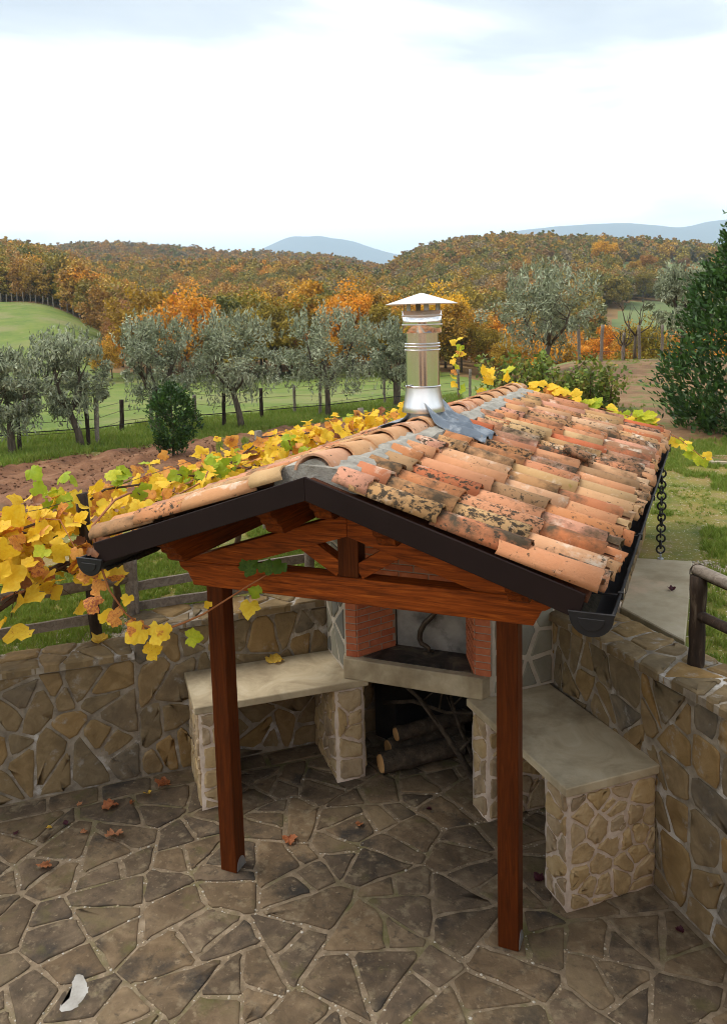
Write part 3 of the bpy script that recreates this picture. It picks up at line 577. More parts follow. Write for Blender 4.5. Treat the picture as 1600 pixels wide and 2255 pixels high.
# cladding of the two cheeks
def cheek(A, B, z0, z1):
    A, B = Vector((*A, 0)), Vector((*B, 0)); D = (B-A); l = D.length; D.normalize(); Nv = Vector((D.y, -D.x, 0))
    masonry([(.005, z0), (l-.005, z0), (l-.005, z1), (.005, z1)], A, D, UP, Nv, .21, .26, .036, -.004, .008, .006, 'clad_stone', fpl, 'stone', seg=.08, jit=.005, cut=.08, zr=.003, tilt=.02, wt=.6)
cheek(CL0, CL1, .86, TOPZ-.02); cheek(CR1, CR0, .86, TOPZ-.02)
# bricks: jambs in front, splayed inner faces, hood
def brick_run(A, B, z0, z1, thick=.035, blen=.24, bh=.056, joint=.011, offset=0.0):
    A, B = Vector((*A, 0)), Vector((*B, 0)); D = B-A; l = D.length; D.normalize(); Nv = Vector((D.y, -D.x, 0)); k = 0; z = z0
    bk = MB(); bk.prism([(0, z0), (l, z0), (l, z1), (0, z1)], A, D, UP, Nv, thick-.006); bk.build('brick_joint', 'brick_mortar', fpl)
    while z < z1-.01:
        h = min(bh, z1-z); s = -(blen/2 if k % 2 else 0)-offset
        while s < l-.005:
            a, e = max(0, s), min(l, s+blen-joint)
            if e-a > .02:
                b = MB(); x0, x1 = -(e-a)/2, (e-a)/2; j = lambda: U(-.0015, .0015)
                b.prism([(x0+j(), 0), (x1+j(), 0), (x1+j(), h-joint*.9), (x0+j(), h-joint*.9)], (0, 0, 0), D, UP, Nv, .02+U(-.0015, .0015))
                me = b.mesh('brick', 'brick_clay'); o = ren('brick', me, fpl, A+D*(a+e)/2+UP*z+Nv*(thick-.018))
                o.modifiers.new('bevel', 'BEVEL').width = .002
            s += blen
        z += bh; k += 1
brick_run((.225, 1.415), (.315, 1.415), 1.02, 1.60, blen=.25); brick_run((1.285, 1.415), (1.40, 1.415), 1.02, 1.60, blen=.25)
brick_run((.318, 1.385), (.515, 1.70), 1.024, 1.60, thick=.012); brick_run((1.135, 1.70), (1.282, 1.385), 1.024, 1.60, thick=.012)
b = MB(); b.box((.205, 1.416, 1.601), (1.405, 2.3, TOPZ+.15)); b.build('hood_core', 'brick_mortar', fpl)
brick_run((.21, 1.418), (1.40, 1.418), 1.60, TOPZ+.13)
# iron swan-neck arm standing on the hearth in front of the back plate
b = MB(); b.tube([(.93, 1.66, 1.50), (.905, 1.655, 1.40), (.865, 1.645, 1.335), (.80, 1.635, 1.27), (.765, 1.63, 1.20), (.757, 1.63, 1.14), (.772, 1.63, 1.10), (.81, 1.63, 1.085), (.832, 1.63, 1.07), (.835, 1.63, 1.024)], [.02, .021, .022, .023, .023, .022, .02, .019, .019, .02], 12)
b.box((.795, 1.60, 1.024), (.87, 1.66, 1.045)); b.build('iron_arm', 'iron', fpl)
# firewood in the recess under the mantle
def log(name, label, A, B, r, cat='log'):
    A, B = Vector(A), Vector(B); t = thing(name, label, cat, A); b = MB(); n = 14
    pts = [A.lerp(B, i/9) for i in range(10)]; b.tube(pts, [r*(1+U(-.06, .06)) for _ in pts], n, caps=False)
    V = [Vector(v) for v in b.v]; 
    for i, v in enumerate(V): b.v[i] = tuple(v+(v-pts[i//n]).normalized()*U(-.006, .006))
    b.build('bark', 'log_bark', t); d = (A-B).normalized(); e = MB(); e.tube([A+d*.004, A-d*.03], [r*.86, r*.86], 14); e.build('cut_end', 'log_end', t)
    return t
log('log', 'thick log lying in front on the floor with a pale cut end', (.45, 1.49, .085), (.98, 2.0, .09), .085)
log('log', 'bark covered log lying behind the front log', (.43, 1.72, .088), (.90, 2.25, .12), .085)
log('log', 'smaller log resting on the two logs', (.50, 1.72, .235), (.98, 2.22, .25), .062)
def branch(label, pts, r):
    b = MB(); b.tube(pts, [r*(1-.5*i/(len(pts)-1)) for i in range(len(pts))], 8)
    for k in range(3):
        p = Vector(pts[1]).lerp(Vector(pts[2]), .2+.3*k); q = p+Vector((U(-.3, .3), U(-.1, .1), U(.1, .3))); b.tube([p, p.lerp(q, .5)+Vector((U(-.03, .03), 0, U(-.03, .03))), q], [r*.5, r*.35, r*.2], 6)
    return tag(b.build('branch', 'log_bark'), label, 'branch')
branch('crooked branch leaning against the right inner pillar', [(1.27, 1.50, .02), (1.12, 1.56, .22), (.93, 1.62, .42), (.70, 1.72, .60), (.5, 1.80, .68)], .028)
branch('thin forked branch leaning far back in the recess', [(1.2, 1.75, .05), (1.02, 1.82, .35), (.95, 1.85, .55), (.92, 1.88, .74)], .018)
branch('thin branch lying across the recess above the logs', [(.32, 1.9, .40), (.6, 1.88, .47), (.9, 1.84, .44), (1.2, 1.8, .50)], .02)

# rear masonry carrying the back of the roof
rear = thing('rear_wall', 'stone clad rear wall under the back of the tiled roof', 'wall', (1.1, 3.3, 1.0))
b = MB(); b.prism([(.4, 2.32), (1.5, 2.32), (2.25, 2.06), (2.25, 4.55), (.1, 4.55)], (0, 0, .9), (1, 0, 0), (0, 1, 0), (0, 0, 1), 1.50); b.build('wall_core', 'pillar_mortar', rear)
masonry([(0, 1.3), (2.49, 1.3), (2.49, 2.36), (0, 2.36)], (2.25, 2.06, 0), (0, 1, 0), UP, (1, 0, 0), .28, .2, .03, -.005, .012, .008, 'wall_stone', rear, 'stone', jit=.008)

# ------------------------------------------------------------------ canopy
XC, ZA, SLP = .894, 2.85, .331                    # ridge line, deck top at the ridge, slope (rise per metre)
sh = thing('barbecue_canopy', 'red stained timber canopy with a gabled roof of old clay barrel tiles', 'canopy', (XC, .06, 0))
PW = .122
def deck(x): return ZA-SLP*abs(x-XC)
for x0 in (-PW, 1.7875):
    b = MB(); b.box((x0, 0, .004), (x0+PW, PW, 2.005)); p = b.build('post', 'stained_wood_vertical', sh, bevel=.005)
    # half-round metal shoe on the right hand face
    hp = [(.061+.052*math.cos(a), .0+.085*math.sin(a)) for a in np.linspace(0, math.pi, 12)]
    b = MB(); b.prism(hp, (x0+PW+.0006, 0, .012), (0, 1, 0), (0, 0, 1), (1, 0, 0), .004); b.build('post_shoe', 'galvanised', p)
def ogee(L_, h, left):                               # carved beam end seen from the front: list from the top tip to the underside
    c = [(0, 0), (.012, -.045), (.045, -.066), (.062, -.068), (.078, -.090), (.082, -.108), (.100, -.130), (.108, -h)]
    return [(L_+p[0] if left else L_-p[0], p[1]) for p in c]
zt = 2.158; lft = ogee(-.325, .158, True); rgt = ogee(2.105, .158, False)
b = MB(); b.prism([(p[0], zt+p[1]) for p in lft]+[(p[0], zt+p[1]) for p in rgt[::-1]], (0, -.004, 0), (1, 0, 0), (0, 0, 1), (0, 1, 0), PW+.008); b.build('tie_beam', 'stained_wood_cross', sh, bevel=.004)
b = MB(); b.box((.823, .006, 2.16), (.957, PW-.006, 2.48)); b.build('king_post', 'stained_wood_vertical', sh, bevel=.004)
def rafter(x0, x1):                                  # x0 low end, x1 ridge end
    t0 = 2.155; zt0, zt1 = t0, t0+SLP*abs(x1-x0); d = .142
    pl = [(x0, zt0), (x1, zt1), (x1, zt1-d), (x0+(d-.0)/SLP*(1 if x1 > x0 else -1)*.98, zt0+.004)]
    if x1 < x0: pl = pl[::-1]
    b = MB(); b.prism(pl, (0, .001, 0), (1, 0, 0), (0, 0, 1), (0, 1, 0), PW-.002); b.build('rafter', 'stained_wood_cross', sh, bevel=.003)
rafter(-.31, .889); rafter(2.09, .892)
for sx in (-1, 1):
    x0 = XC+sx*.07; d = Vector((sx*.30, 0, .185)); n = Vector((-d.z*sx, 0, d.x*sx)).normalized()*.048
    c0 = Vector((x0-sx*.01, .015, 2.195)); c1 = c0+d*1.08
    pl = [(c0-n), (c1-n), (c1+n), (c0+n)]; pl = [(p.x, p.z) for p in pl]
    if sx < 0: pl = pl[::-1]
    b = MB(); b.prism(pl, (0, .012, 0), (1, 0, 0), (0, 0, 1), (0, 1, 0), .092); b.build('strut', 'stained_wood_cross', sh, bevel=.003)
# purlins with carved ends carry the boards
for xp in (-.12, .58, XC, 1.265, 1.98):
    zt_ = deck(xp)-.034; y0 = -.455; c = [(0, 0), (.0, -.05), (.02, -.095), (.075, -.12), (.085, -.15), (.13, -.175), (.14, -.205), (.17, -.225)]
    pl = [(y0+p[0], p[1]) for p in c]+[(4.4, -.225), (4.4, 0)]
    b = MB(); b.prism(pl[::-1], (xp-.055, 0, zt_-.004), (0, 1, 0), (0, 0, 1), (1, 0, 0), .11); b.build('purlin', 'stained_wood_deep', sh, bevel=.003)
# roof boards, plan slightly splayed at the back
def yb(x): return 4.36+.38*max(0, (x-XC))+.1*max(0, XC-x)
for sx in (-1, 1):
    n = 8
    for i in range(n):
        xa, xb_ = XC+sx*1.46*i/n, XC+sx*(1.46*(i+1)/n-.004); q = [(xa, -.50), (xb_, -.50), (xb_, yb(xb_)), (xa, yb(xa))]
        if sx < 0: q = q[::-1]
        V = [(x, y, deck(x)) for x, y in q]+[(x, y, deck(x)-.03) for x, y in q]
        b = MB(); b.add(V, [(0, 1, 2, 3), (7, 6, 5, 4), (0, 4, 5, 1), (1, 5, 6, 2), (2, 6, 7, 3), (3, 7, 4, 0)]); b.build('roof_board', 'deck_wood', sh)
# folded metal verge in front and behind
for sx in (-1, 1):
    x1 = XC+sx*1.452; pl = [(XC, 2.872), (x1, 2.389), (x1-sx*.03, 2.262), (XC, 2.742)]
    if sx > 0: pl = pl[::-1]
    b = MB(); b.prism(pl, (0, -.528, 0), (1, 0, 0), (0, 0, 1), (0, 1, 0), .018); b.build('verge_board', 'brown_metal', sh, bevel=.003)
    P0, P1 = Vector((XC, yb(XC)+.02, 2.87)), Vector((x1, yb(x1)+.02, 2.39))
    b = MB(); n_ = Vector((0, .02, 0)); V = [P0, P1, P1-UP*.13, P0-UP*.13]; V += [v+n_ for v in V]
    b.add(V, [(0, 1, 2, 3), (7, 6, 5, 4), (0, 4, 5, 1), (1, 5, 6, 2), (2, 6, 7, 3), (3, 7, 4, 0)]); b.build('rear_verge_board', 'brown_metal', sh)
# barrel tiles
def tile_mesh(ln, r0, r1, th=.013, n=9, wob=.004, chip=.012):
    """half-round tile along -x..0, mouth (r0) at x=0"""
    b = MB(); xs = [-ln, -ln*.5, 0]; rings = []
    for i, x in enumerate(xs):
        r = r1+(r0-r1)*(x+ln)/ln; a0 = .06
        for k, rr_ in enumerate((r, r-th)):
            ring = []
            for j in range(n):
                a = a0+(math.pi-2*a0)*j/(n-1); e = U(-wob, wob)*.5; ex = U(-chip, chip*.3) if i != 1 else 0
                ring.append((x+ex, -math.cos(a)*(rr_+e), math.sin(a)*(rr_+e)*.86+(0.0 if i != 1 else U(-.002, .002))))
            rings.append(ring)
    # keep mouth edges coherent between outer and inner
    for i in (0, 2):
        for j in range(n): rings[2*i+1][j] = (rings[2*i][j][0], rings[2*i+1][j][1], rings[2*i+1][j][2])
    V = [p for r in rings for p in r]; o, i_ = (lambda i: 2*i*n), (lambda i: (2*i+1)*n); Fs = []
    for i in range(2):
        for j in range(n-1):
            Fs.append((o(i)+j, o(i+1)+j, o(i+1)+j+1, o(i)+j+1)); Fs.append((i_(i)+j, i_(i)+j+1, i_(i+1)+j+1, i_(i+1)+j))
        Fs.append((o(i), i_(i), i_(i+1), o(i+1))); Fs.append((o(i)+n-1, o(i+1)+n-1, i_(i+1)+n-1, i_(i)+n-1))
    b.add(V, Fs, 0, True)
    b.add([], [])
    for e in (0, 2):
        base = 0
        for j in range(n-1):
            f = (o(e)+j, o(e)+j+1, i_(e)+j+1, i_(e)+j) if e == 0 else (o(e)+j, i_(e)+j, i_(e)+j+1, o(e)+j+1)
            b.f.append(f); b.mi.append(0); b.sm.append(False)
    return b
TM = [tile_mesh(.50, .098, .080).mesh('roof_tile', 'roof_clay') for _ in range(10)]
TT = [tile_mesh(.20, .096, .088, chip=.015).mesh('roof_tile', 'roof_clay') for _ in range(5)]
TS = [tile_mesh(.26, .096, .084, chip=.02).mesh('roof_tile', 'roof_clay') for _ in range(5)]
TH = math.atan(SLP); CT, ST = math.cos(TH), math.sin(TH)
PITCH_T = .203; NCOL = 24
def tile_at(sx, s, yr, lift, me, name='roof_tile', skew=0.0, tiltx=.03, roll=0):
    """tile with its mouth at slope distance s from the ridge, ridge position yr"""
    y = yr+skew*s; x = XC+sx*s*CT; z = ZA-s*ST+lift*CT; x += sx*lift*ST
    X_ = Vector((sx*CT, skew, -ST)).normalized(); Y_ = UP.cross(X_).normalized(); Z_ = X_.cross(Y_)
    rot = Matrix((X_, Y_, Z_)).transposed() @ Matrix.Rotation(tiltx, 3, 'Y') @ Matrix.Rotation(U(-.03, .03), 3, 'Z') @ Matrix.Rotation(roll, 3, 'X')
    return ren(name, me, sh, (x, y, z), rot.to_euler())
for sx in (1, -1):
    for c in range(NCOL):
        yr = -.415+c*PITCH_T; skew = (.30*(c/(NCOL-1))**1.5 if sx > 0 else 0)
        for k, s in enumerate((.385, .78, 1.17, 1.55)):
            if sx < 0 and k > 2 and c > 5: pass
            ss = s+(U(-.055, .055) if k < 3 else U(-.04, .03))
            tile_at(sx, ss, yr+U(-.012, .012), .043+U(-.006, .006), random.choice(TT if k == 0 else TM), skew=skew, roll=U(-.06, .06), tiltx=-.028)
        if sx > 0:      # the lower pieces that reach over the gutter
            tile_at(sx, 1.63+U(-.03, .02), yr+PITCH_T*.5+U(-.02, .02), .012, random.choice(TS), skew=skew, roll=U(-.1, .1), tiltx=-.01)
# channel tiles below the covers (nothing but their edges shows)
b = MB()
for sx in (1, -1):
    for c in range(1, NCOL+1):
        yr = -.415+(c-.5)*PITCH_T; skew = (.30*(max(0, c-.5)/(NCOL-1))**1.5 if sx > 0 else 0)
        for s0, s1 in ((.05, .55), (.5, 1.05), (1.0, 1.58)):
            V = []; n = 7
            for s, r, l in ((s0, .082, .002), (s1, .09, .016)):
                for j in range(n):
                    a = math.pi+math.pi*j/(n-1); oy = math.cos(a)*r; oz = (math.sin(a)*.62+.62)*r+l+.004; ss = s
                    V.append((XC+sx*(ss*CT+oz*ST), yr+skew*ss+oy, ZA-ss*ST+oz*CT))
            Fs = [(j, j+1, n+j+1, n+j) for j in range(n-1)]
            b.add(V, Fs if sx < 0 else [f[::-1] for f in Fs], 0, True)
ch = b.build('channel_tiles', 'channel_clay', sh); ch['kind'] = 'stuff'
# ridge: mortar bed and ridge tiles
b = MB(); n = 60; V = []; prof = [(-.265, -.07), (-.225, .035), (-.155, .058), (-.10, .062), (-.05, .065), (.05, .065), (.10, .062), (.155, .058), (.225, .035), (.265, -.07)]
for i in range(n+1):
    y = -.415+i*(4.40+.415)/n
    for j, (dx, dz) in enumerate(prof):
        w = U(-.022, .022); V.append((XC+dx*(1+U(-.10, .06)), y+w*.5, ZA+dz+U(-.010, .010)-U(0, .02)*(abs(dx) > .2)))
k = len(prof); b.add(V, [(i*k+j, (i+1)*k+j, (i+1)*k+j+1, i*k+j+1) for i in range(n) for j in range(k-1)]+[tuple(range(k)), tuple(range(n*k, n*k+k))[::-1]], 0, False)
b.build('ridge_mortar', 'roof_mortar', sh)
RM = [tile_mesh(.40, .118, .100, th=.015, n=11).mesh('ridge_tile', 'ridge_clay') for _ in range(5)]
y = -.42; i = 0
while y < 4.3:
    o = ren('ridge_tile', random.choice(RM), sh, (XC+U(-.012, .012), y, ZA+.022+U(-.006, .008)))
    o.rotation_euler = Matrix((Vector((0, -1, 0)), Vector((1, 0, 0)), UP)).transposed().to_euler(); o.rotation_euler.rotate_axis('Y', -.03); o.rotation_euler.rotate_axis('Z', U(-.04, .04))
    y += .335; i += 1
b = MB(); pl = [(.098*math.cos(a), .088*math.sin(a)) for a in np.linspace(0, math.pi, 12)]; b.prism(pl, (XC, -.406, ZA+.008), (1, 0, 0), (0, 0, 1), (0, 1, 0), .05); b.build('ridge_end_plug', 'roof_mortar', sh)
o = tile_at(1, 1.20, 1.86, .135, tile_mesh(.24, .05, .045, n=5).mesh('tile_shard', 'roof_clay'), 'tile_shard', roll=.4)
# gutters
def gutter(x0, x1, y0, y1, z, sgn):
    xc_, r = (x0+x1)/2, (x1-x0)/2; b = MB(); n = 11; V = []
    for rr_ in (r, r-.006):
        for y in (y0, y1):
            for j in range(n):
                a = math.pi+math.pi*j/(n-1); V.append((xc_+rr_*math.cos(a), y, z+rr_*math.sin(a)*.95))
    o_ = lambda a, e, j: a*2*n+e*n+j
    Fs = [(o_(0, 0, j), o_(0, 1, j), o_(0, 1, j+1), o_(0, 0, j+1)) for j in range(n-1)]+[(o_(1, 0, j), o_(1, 0, j+1), o_(1, 1, j+1), o_(1, 1, j)) for j in range(n-1)]
    Fs += [(o_(0, 0, e), o_(1, 0, e), o_(1, 1, e), o_(0, 1, e)) for e in (0, n-1)]
    b.add(V, Fs, 0, True)
    g = b.build('gutter', 'gutter_metal', sh)
    xo = x1 if sgn > 0 else x0
    e = MB(); e.tube([(xo, y0, z+.004), (xo, y1, z+.004)], .009, 8); e.build('gutter_bead', 'gutter_metal', g)
    for y, d in ((y0, -.014), (y1, .014)):
        e = MB(); pl = [((r+.006)*math.cos(a), (r+.006)*math.sin(a)) for a in np.linspace(math.pi, 2*math.pi, 14)]+[(r+.012, .016), (-r-.012, .016)]
        e.prism(pl, (xc_, y if d > 0 else y+d, z), (1, 0, 0), (0, 0, 1), (0, 1, 0), abs(d)); 
        e.prism([(p[0]*.6, p[1]*.6-.012) for p in pl[:14]], (xc_, (y if d > 0 else y+d-.004), z), (1, 0, 0), (0, 0, 1), (0, 1, 0), .006)
        e.build('gutter_end_cap', 'gutter_metal', g, bevel=.002)
    for k in range(5 if sgn > 0 else 3):
        y = y0+.32+k*(y1-y0-.5)/4.3; e = MB(); e.box((x0+.004, y, z-.004), (x1+.012, y+.022, z+.002)); e.box((xo-.012, y-.004, z-.022), (xo+.014, y+.026, z+.015)); e.build('gutter_bracket', 'gutter_metal', g)
    s_ = MB(); m_ = 40; V = []
    for i in range(m_+1):
        for j in range(5): V.append((xc_-r*.55*sgn+(j-2)*.2*r, y0+.05+(y1-y0-.1)*i/m_, z-.062+U(-.008, .02)-(.02 if j in (0, 4) else 0)))
    s_.add(V, [(i*5+j, i*5+j+1, i*5+j+6, i*5+j+5) for i in range(m_) for j in range(4)], 0, True); s_.build('gutter_silt', 'gutter_silt', g)
    return g
gutter(2.280, 2.472, -.545, 4.95, 2.298, 1)
gutter(-.655, -.482, -.545, 4.35, 2.285, -1)
# ------------------------------------------------------------------ chimney
CX, CY = .868, 1.50
chm = thing('chimney', 'shiny stainless steel chimney with a conical rain cap on the tiled ridge', 'chimney', (CX, CY, 2.93))
b = MB(); b.lathe([(.128, -.12), (.128, .06)], (CX, CY, 2.95), 32); b.build('flue_stub', 'galvanised', chm)
b = MB(); b.lathe([(.160, 0), (.162, .004), (.150, .045), (.128, .178), (.128, .185)], (CX, CY, 2.99), 40); b.build('skirt', 'stainless_dull', chm)
b = MB(); b.lathe([(.126, 0), (.126, .30)], (CX, CY, 3.178), 48); b.build('lower_pipe', 'stainless', chm)
b = MB(); b.lathe([(.120, 0), (.120, .12)], (CX, CY, 3.475), 48); b.build('upper_pipe', 'stainless', chm)
def torus(z, R_, r): 
    b = MB(); b.lathe([(R_+r*math.cos(a), r*math.sin(a)) for a in np.linspace(0, 2*math.pi, 9)], (CX, CY, z), 40); return b
for z, r_ in ((3.182, .128), (3.478, .128), (3.498, .126), (3.452, .127)): torus(z, r_, .006).build('clamp_band', 'stainless_dull', chm)
for z in (3.19,): 
    b = MB(); b.tube([(CX-.09, CY-.105, z), (CX-.05, CY-.135, z)], .008, 6); b.build('clamp_bolt', 'galvanised', chm)
b = MB(); b.lathe([(.121, 0), (.146, .004), (.146, .165), (.138, .165), (.138, .02)], (CX, CY, 3.575), 48); b.build('cowl', 'stainless', chm)
for z in (3.638, 3.705): torus(z, .147, .005).build('cowl_band', 'cap_metal', chm)
for a in (.5, 2.1, 3.4, 4.25, 5.3, 6.05):
    b = MB(); c, s = math.cos(a), math.sin(a); o = Vector((CX+.133*c, CY+.133*s, 0)); t_ = Vector((-s, c, 0))*.019; n_ = Vector((c, s, 0))*.002
    b.add([o-t_-n_+UP*3.72, o+t_-n_+UP*3.72, o+t_+n_+UP*3.72, o-t_+n_+UP*3.72, o-t_-n_+UP*3.805, o+t_-n_+UP*3.805, o+t_+n_+UP*3.805, o-t_+n_+UP*3.805], [(0, 3, 2, 1), (4, 5, 6, 7), (0, 1, 5, 4), (1, 2, 6, 5), (2, 3, 7, 6), (3, 0, 4, 7)]); b.build('cap_support', 'galvanised', chm)
b = MB(); b.lathe([(.266, -.004), (.268, 0), (.02, .076), (.0005, .080)], (CX, CY, 3.79), 48, sm=False); b.lathe([(.0005, .074), (.266, -.004)], (CX, CY, 3.79), 48); b.build('rain_cap', 'cap_metal', chm)
# lead sheet draped over the ridge
b = MB(); ni, nj = 16, 28; V = []
for i in range(ni+1):
    for j in range(nj+1):
        q = -0.36+.86*j/nj; w = (.22+.05*math.sin(j*.45)) if q > 0 else .18; yy = CY+.06-.12*max(0, q)+(i/ni-.5)*2*w+.03*math.sin(j*1.3)*max(0, q)
        s = abs(q); z = ZA+.150*math.exp(-(s/.13)**2)+.085-.30*s*(1 if s > .08 else .8)+.03*math.sin(i*1.15+j*.25)*min(1, s*4)
        z = max(z, ZA-SLP*s+.125+.026*math.cos((yy+.415)*30.95+.6*math.sin(j*.7))*min(1, s*5))
        V.append((XC+q*.98, yy+U(-.003, .003), z))
b.add(V, [(i*(nj+1)+j, i*(nj+1)+j+1, (i+1)*(nj+1)+j+1, (i+1)*(nj+1)+j) for i in range(ni) for j in range(nj)], 0, True)
o = b.build('lead_flashing', 'lead_sheet', chm); so_ = o.modifiers.new('thick', 'SOLIDIFY'); so_.thickness = .004
# ------------------------------------------------------------------ rain chain, slab, fences
rc = thing('rain_chain', 'black iron rain chain hanging from the gutter to the concrete slab', 'chain', (2.458, 3.45, 1.43))
bm_ = MB(); bm_.lathe([(.036+.0085*math.cos(a), .0085*math.sin(a)) for a in np.linspace(0, 2*math.pi, 8)], (0, 0, 0), 16); lk = bm_.mesh('link', 'gutter_metal')
z = 2.23; i = 0
while z > 1.50:
    o = ren('link', lk, rc, (2.462+U(-.004, .004), 3.45+U(-.004, .004), z), (R(90), 0, R(90 if i % 2 else 20)+U(-.3, .3))); z -= .047 if i % 3 else .056; i += 1
b = MB(); b.tube([(2.462, 3.45, 1.432), (2.462, 3.45, 1.445)], [.03, .026], 12); b.tube([(2.462, 3.45, 1.44), (2.462, 3.45, 1.50)], .009, 8); b.build('anchor', 'galvanised', rc)
slab = MB(); sp = [(2.256, 2.05), (2.735, 1.50), (2.732, 3.47), (2.256, 3.42)]; slab.prism(sp, (0, 0, 1.30), (1, 0, 0), (0, 1, 0), (0, 0, 1), .135)
tag(slab.build('concrete_slab', 'concrete', bevel=.008), 'stained concrete slab under the rain chain beside the right wall', 'slab')
pv = at(1590, 11.6); b = MB(); b.box((-.17, -.30, -.03), (.30, .30, .035)); b.box((-.08, -.2, .036), (.22, .2, .045), 1); o = b.build('paving_slab', ['paver_stone', 'bank_earth']); o.location = pv; o.rotation_euler = (0, 0, .1); tag(o, 'square drain cover slab lying in the grass beyond the concrete slab', 'slab')
# rustic fence beside the right wall
def pole(b, A, B, r, n=9, wob=.006):
    A, B = Vector(A), Vector(B); pts = [A.lerp(B, i/7) for i in range(8)]; pts = [p+Vector((U(-wob, wob), U(-wob, wob), U(-wob, wob))) for p in pts]; b.tube(pts, [r*(1+U(-.07, .07)) for _ in pts], n)
fr = thing('wooden_fence', 'dark rustic post and pole fence on the right wall coping', 'fence', (2.82, 1.03, 1.45))
for k in range(2):
    o_ = Vector((2.815, 1.035, 0))+RD*1.7*k; b = MB(); pole(b, o_+UP*1.40, o_+UP*2.05, .05, 12, .003); b.build('post', 'dark_post_wood', fr)
a, e = Vector((2.79, 1.07, 2.075)), Vector((2.815, 1.035, 0))+RD*1.9+UP*2.06
b = MB(); pole(b, a, e, .037); b.build('top_rail', 'weathered_wood', fr); b = MB(); pole(b, a+Vector((.05, .02, -.035)), e+Vector((.05, .02, -.035)), .03); b.build('top_rail', 'dark_post_wood', fr)
b = MB(); pole(b, Vector((2.84, 1.01, 1.80)), e-UP*.29, .035); b.build('lower_rail', 'dark_post_wood', fr)
b = MB(); b.tube([Vector((2.815, 1.035, 2.07))+Vector((.052*math.cos(t), .02*math.sin(t), .05*math.sin(t))) for t in np.linspace(0, 6.28, 14)], .004, 5); b.build('tie_wire', 'iron', fr)
# grey fence behind the left wall
fl = thing('wooden_fence', 'weathered grey rail fence behind the stepped stone wall', 'fence', (-1.57, 1.0, 1.2))
def lwp(s, c, z): q = CORNER-LD*s; return Vector((q.x+LN[0]*(c-LC), q.y+LN[1]*(c-LC), z))
s_post = [(-1.567-.906)/-.741, ]
p0 = Vector((-1.57, 1.005, 0)); b = MB(); pole(b, p0+UP*1.24, p0+UP*1.80, .042, 10, .003); b.build('post', 'weathered_wood', fl)
p1 = p0+LD*.035; b = MB(); pole(b, p1+UP*1.24, p1+UP*1.79, .03, 10, .003); b.build('post', 'weathered_wood', fl)
pv0 = p0-LD*1.9; b = MB(); pole(b, pv0+UP*1.0, pv0+UP*1.62, .05, 10, .003); b.build('post', 'weathered_wood', fl)
p2 = p0+LD*1.55; b = MB(); pole(b, p2+UP*1.3, p2+UP*1.80, .045, 10, .003); b.build('post', 'weathered_wood', fl)
off = Vector((LN[0], LN[1], 0))*.05
b = MB(); pole(b, pv0-LD*.2+UP*1.50, p0+UP*1.60, .046, 10, .008); b.build('top_rail', 'weathered_wood', fl)
def board(A, B, h, t): 
    A, B = Vector(A), Vector(B); D = (B-A); l = D.length; D.normalize(); b = MB(); n = Vector((D.y, -D.x, 0)).normalized(); u_ = n.cross(D)*-1
    k = 8; V = []
    for i in range(k+1):
        c = A+D*l*i/k+UP*U(-.004, .004); hh = h*(1+U(-.08, .08))
        V += [c-n*t/2-UP*hh/2, c+n*t/2-UP*hh/2, c+n*t/2+UP*hh/2, c-n*t/2+UP*hh/2]
    b.add(V, [(i*4+j, i*4+(j+1) % 4, i*4+4+(j+1) % 4, i*4+4+j) for i in range(k) for j in range(4)]+[(3, 2, 1, 0), (k*4, k*4+1, k*4+2, k*4+3)]); return b
board(p0+UP*1.50+off, p2+UP*1.57+off, .075, .03).build('rail', 'weathered_wood', fl)
board(pv0-LD*.2+UP*1.21+off, p0-LD*.28+UP*1.275+off, .085, .03).build('lower_rail', 'weathered_wood', fl)
board(p0+UP*1.33+off+LD*.05, p2+UP*1.36+off, .07, .03).build('lower_rail', 'weathered_wood', fl)

# ------------------------------------------------------------------ vine on its trellis
def leaf_mesh(k, m_, size=1.0):
    """five-lobed serrated vine leaf, stalk at the origin, cupped"""
    lob = [(-90, .20), (-64, .56), (-44, .72), (-30, .66), (-18, .74), (0, .76), (12, .93), (26, .80), (40, .70), (54, .84), (66, .86), (78, .98), (90, 1.10), (102, .98), (114, .86), (126, .84), (140, .70), (154, .80), (168, .93), (180, .76), (198, .74), (210, .66), (224, .72), (244, .56)]
    V = [(0, .0, .02)]; cup = U(-.7, .5); fold = U(-.25, .7); tw = U(-.8, .8)
    for i, (a, r) in enumerate(lob):
        r *= U(.93, 1.07); x, y = r*.55*math.cos(R(a)), r*.55*math.sin(R(a))+.12
        V.append((x, y, cup*(x*x+(y-.1)**2)+fold*abs(x)*.6+tw*x*y+U(-.05, .05)))
    n = len(lob); b = MB(); b.add([(p[0]*size, p[1]*size, p[2]*size) for p in V], [(0, 1+i, 1+(i+1) % n) for i in range(n)], 0, True); return b.mesh('leaf', m_)
LM = {m_: [leaf_mesh(k, m_) for k in range(5)] for m_ in ('vine_yellow', 'vine_orange', 'vine_lime', 'vine_green', 'vine_brown')}
def leaf_rot(face=None, spread=.9):
    n = (face or Vector((U(-.4, .8), U(-1, .2), U(.1, 1.1)))).normalized(); n = (n+Vector((U(-1, 1), U(-1, 1), U(-1, 1)))*spread*.5).normalized()
    return (n.to_track_quat('Z', 'Y') @ Matrix.Rotation(U(0, 6.28), 3, 'Z').to_quaternion()).to_euler()
vine = thing('grape_vine', 'grape vine with yellow autumn leaves trained along its trellis beside the roof', 'vine', (-1.95, 1.0, 1.0))
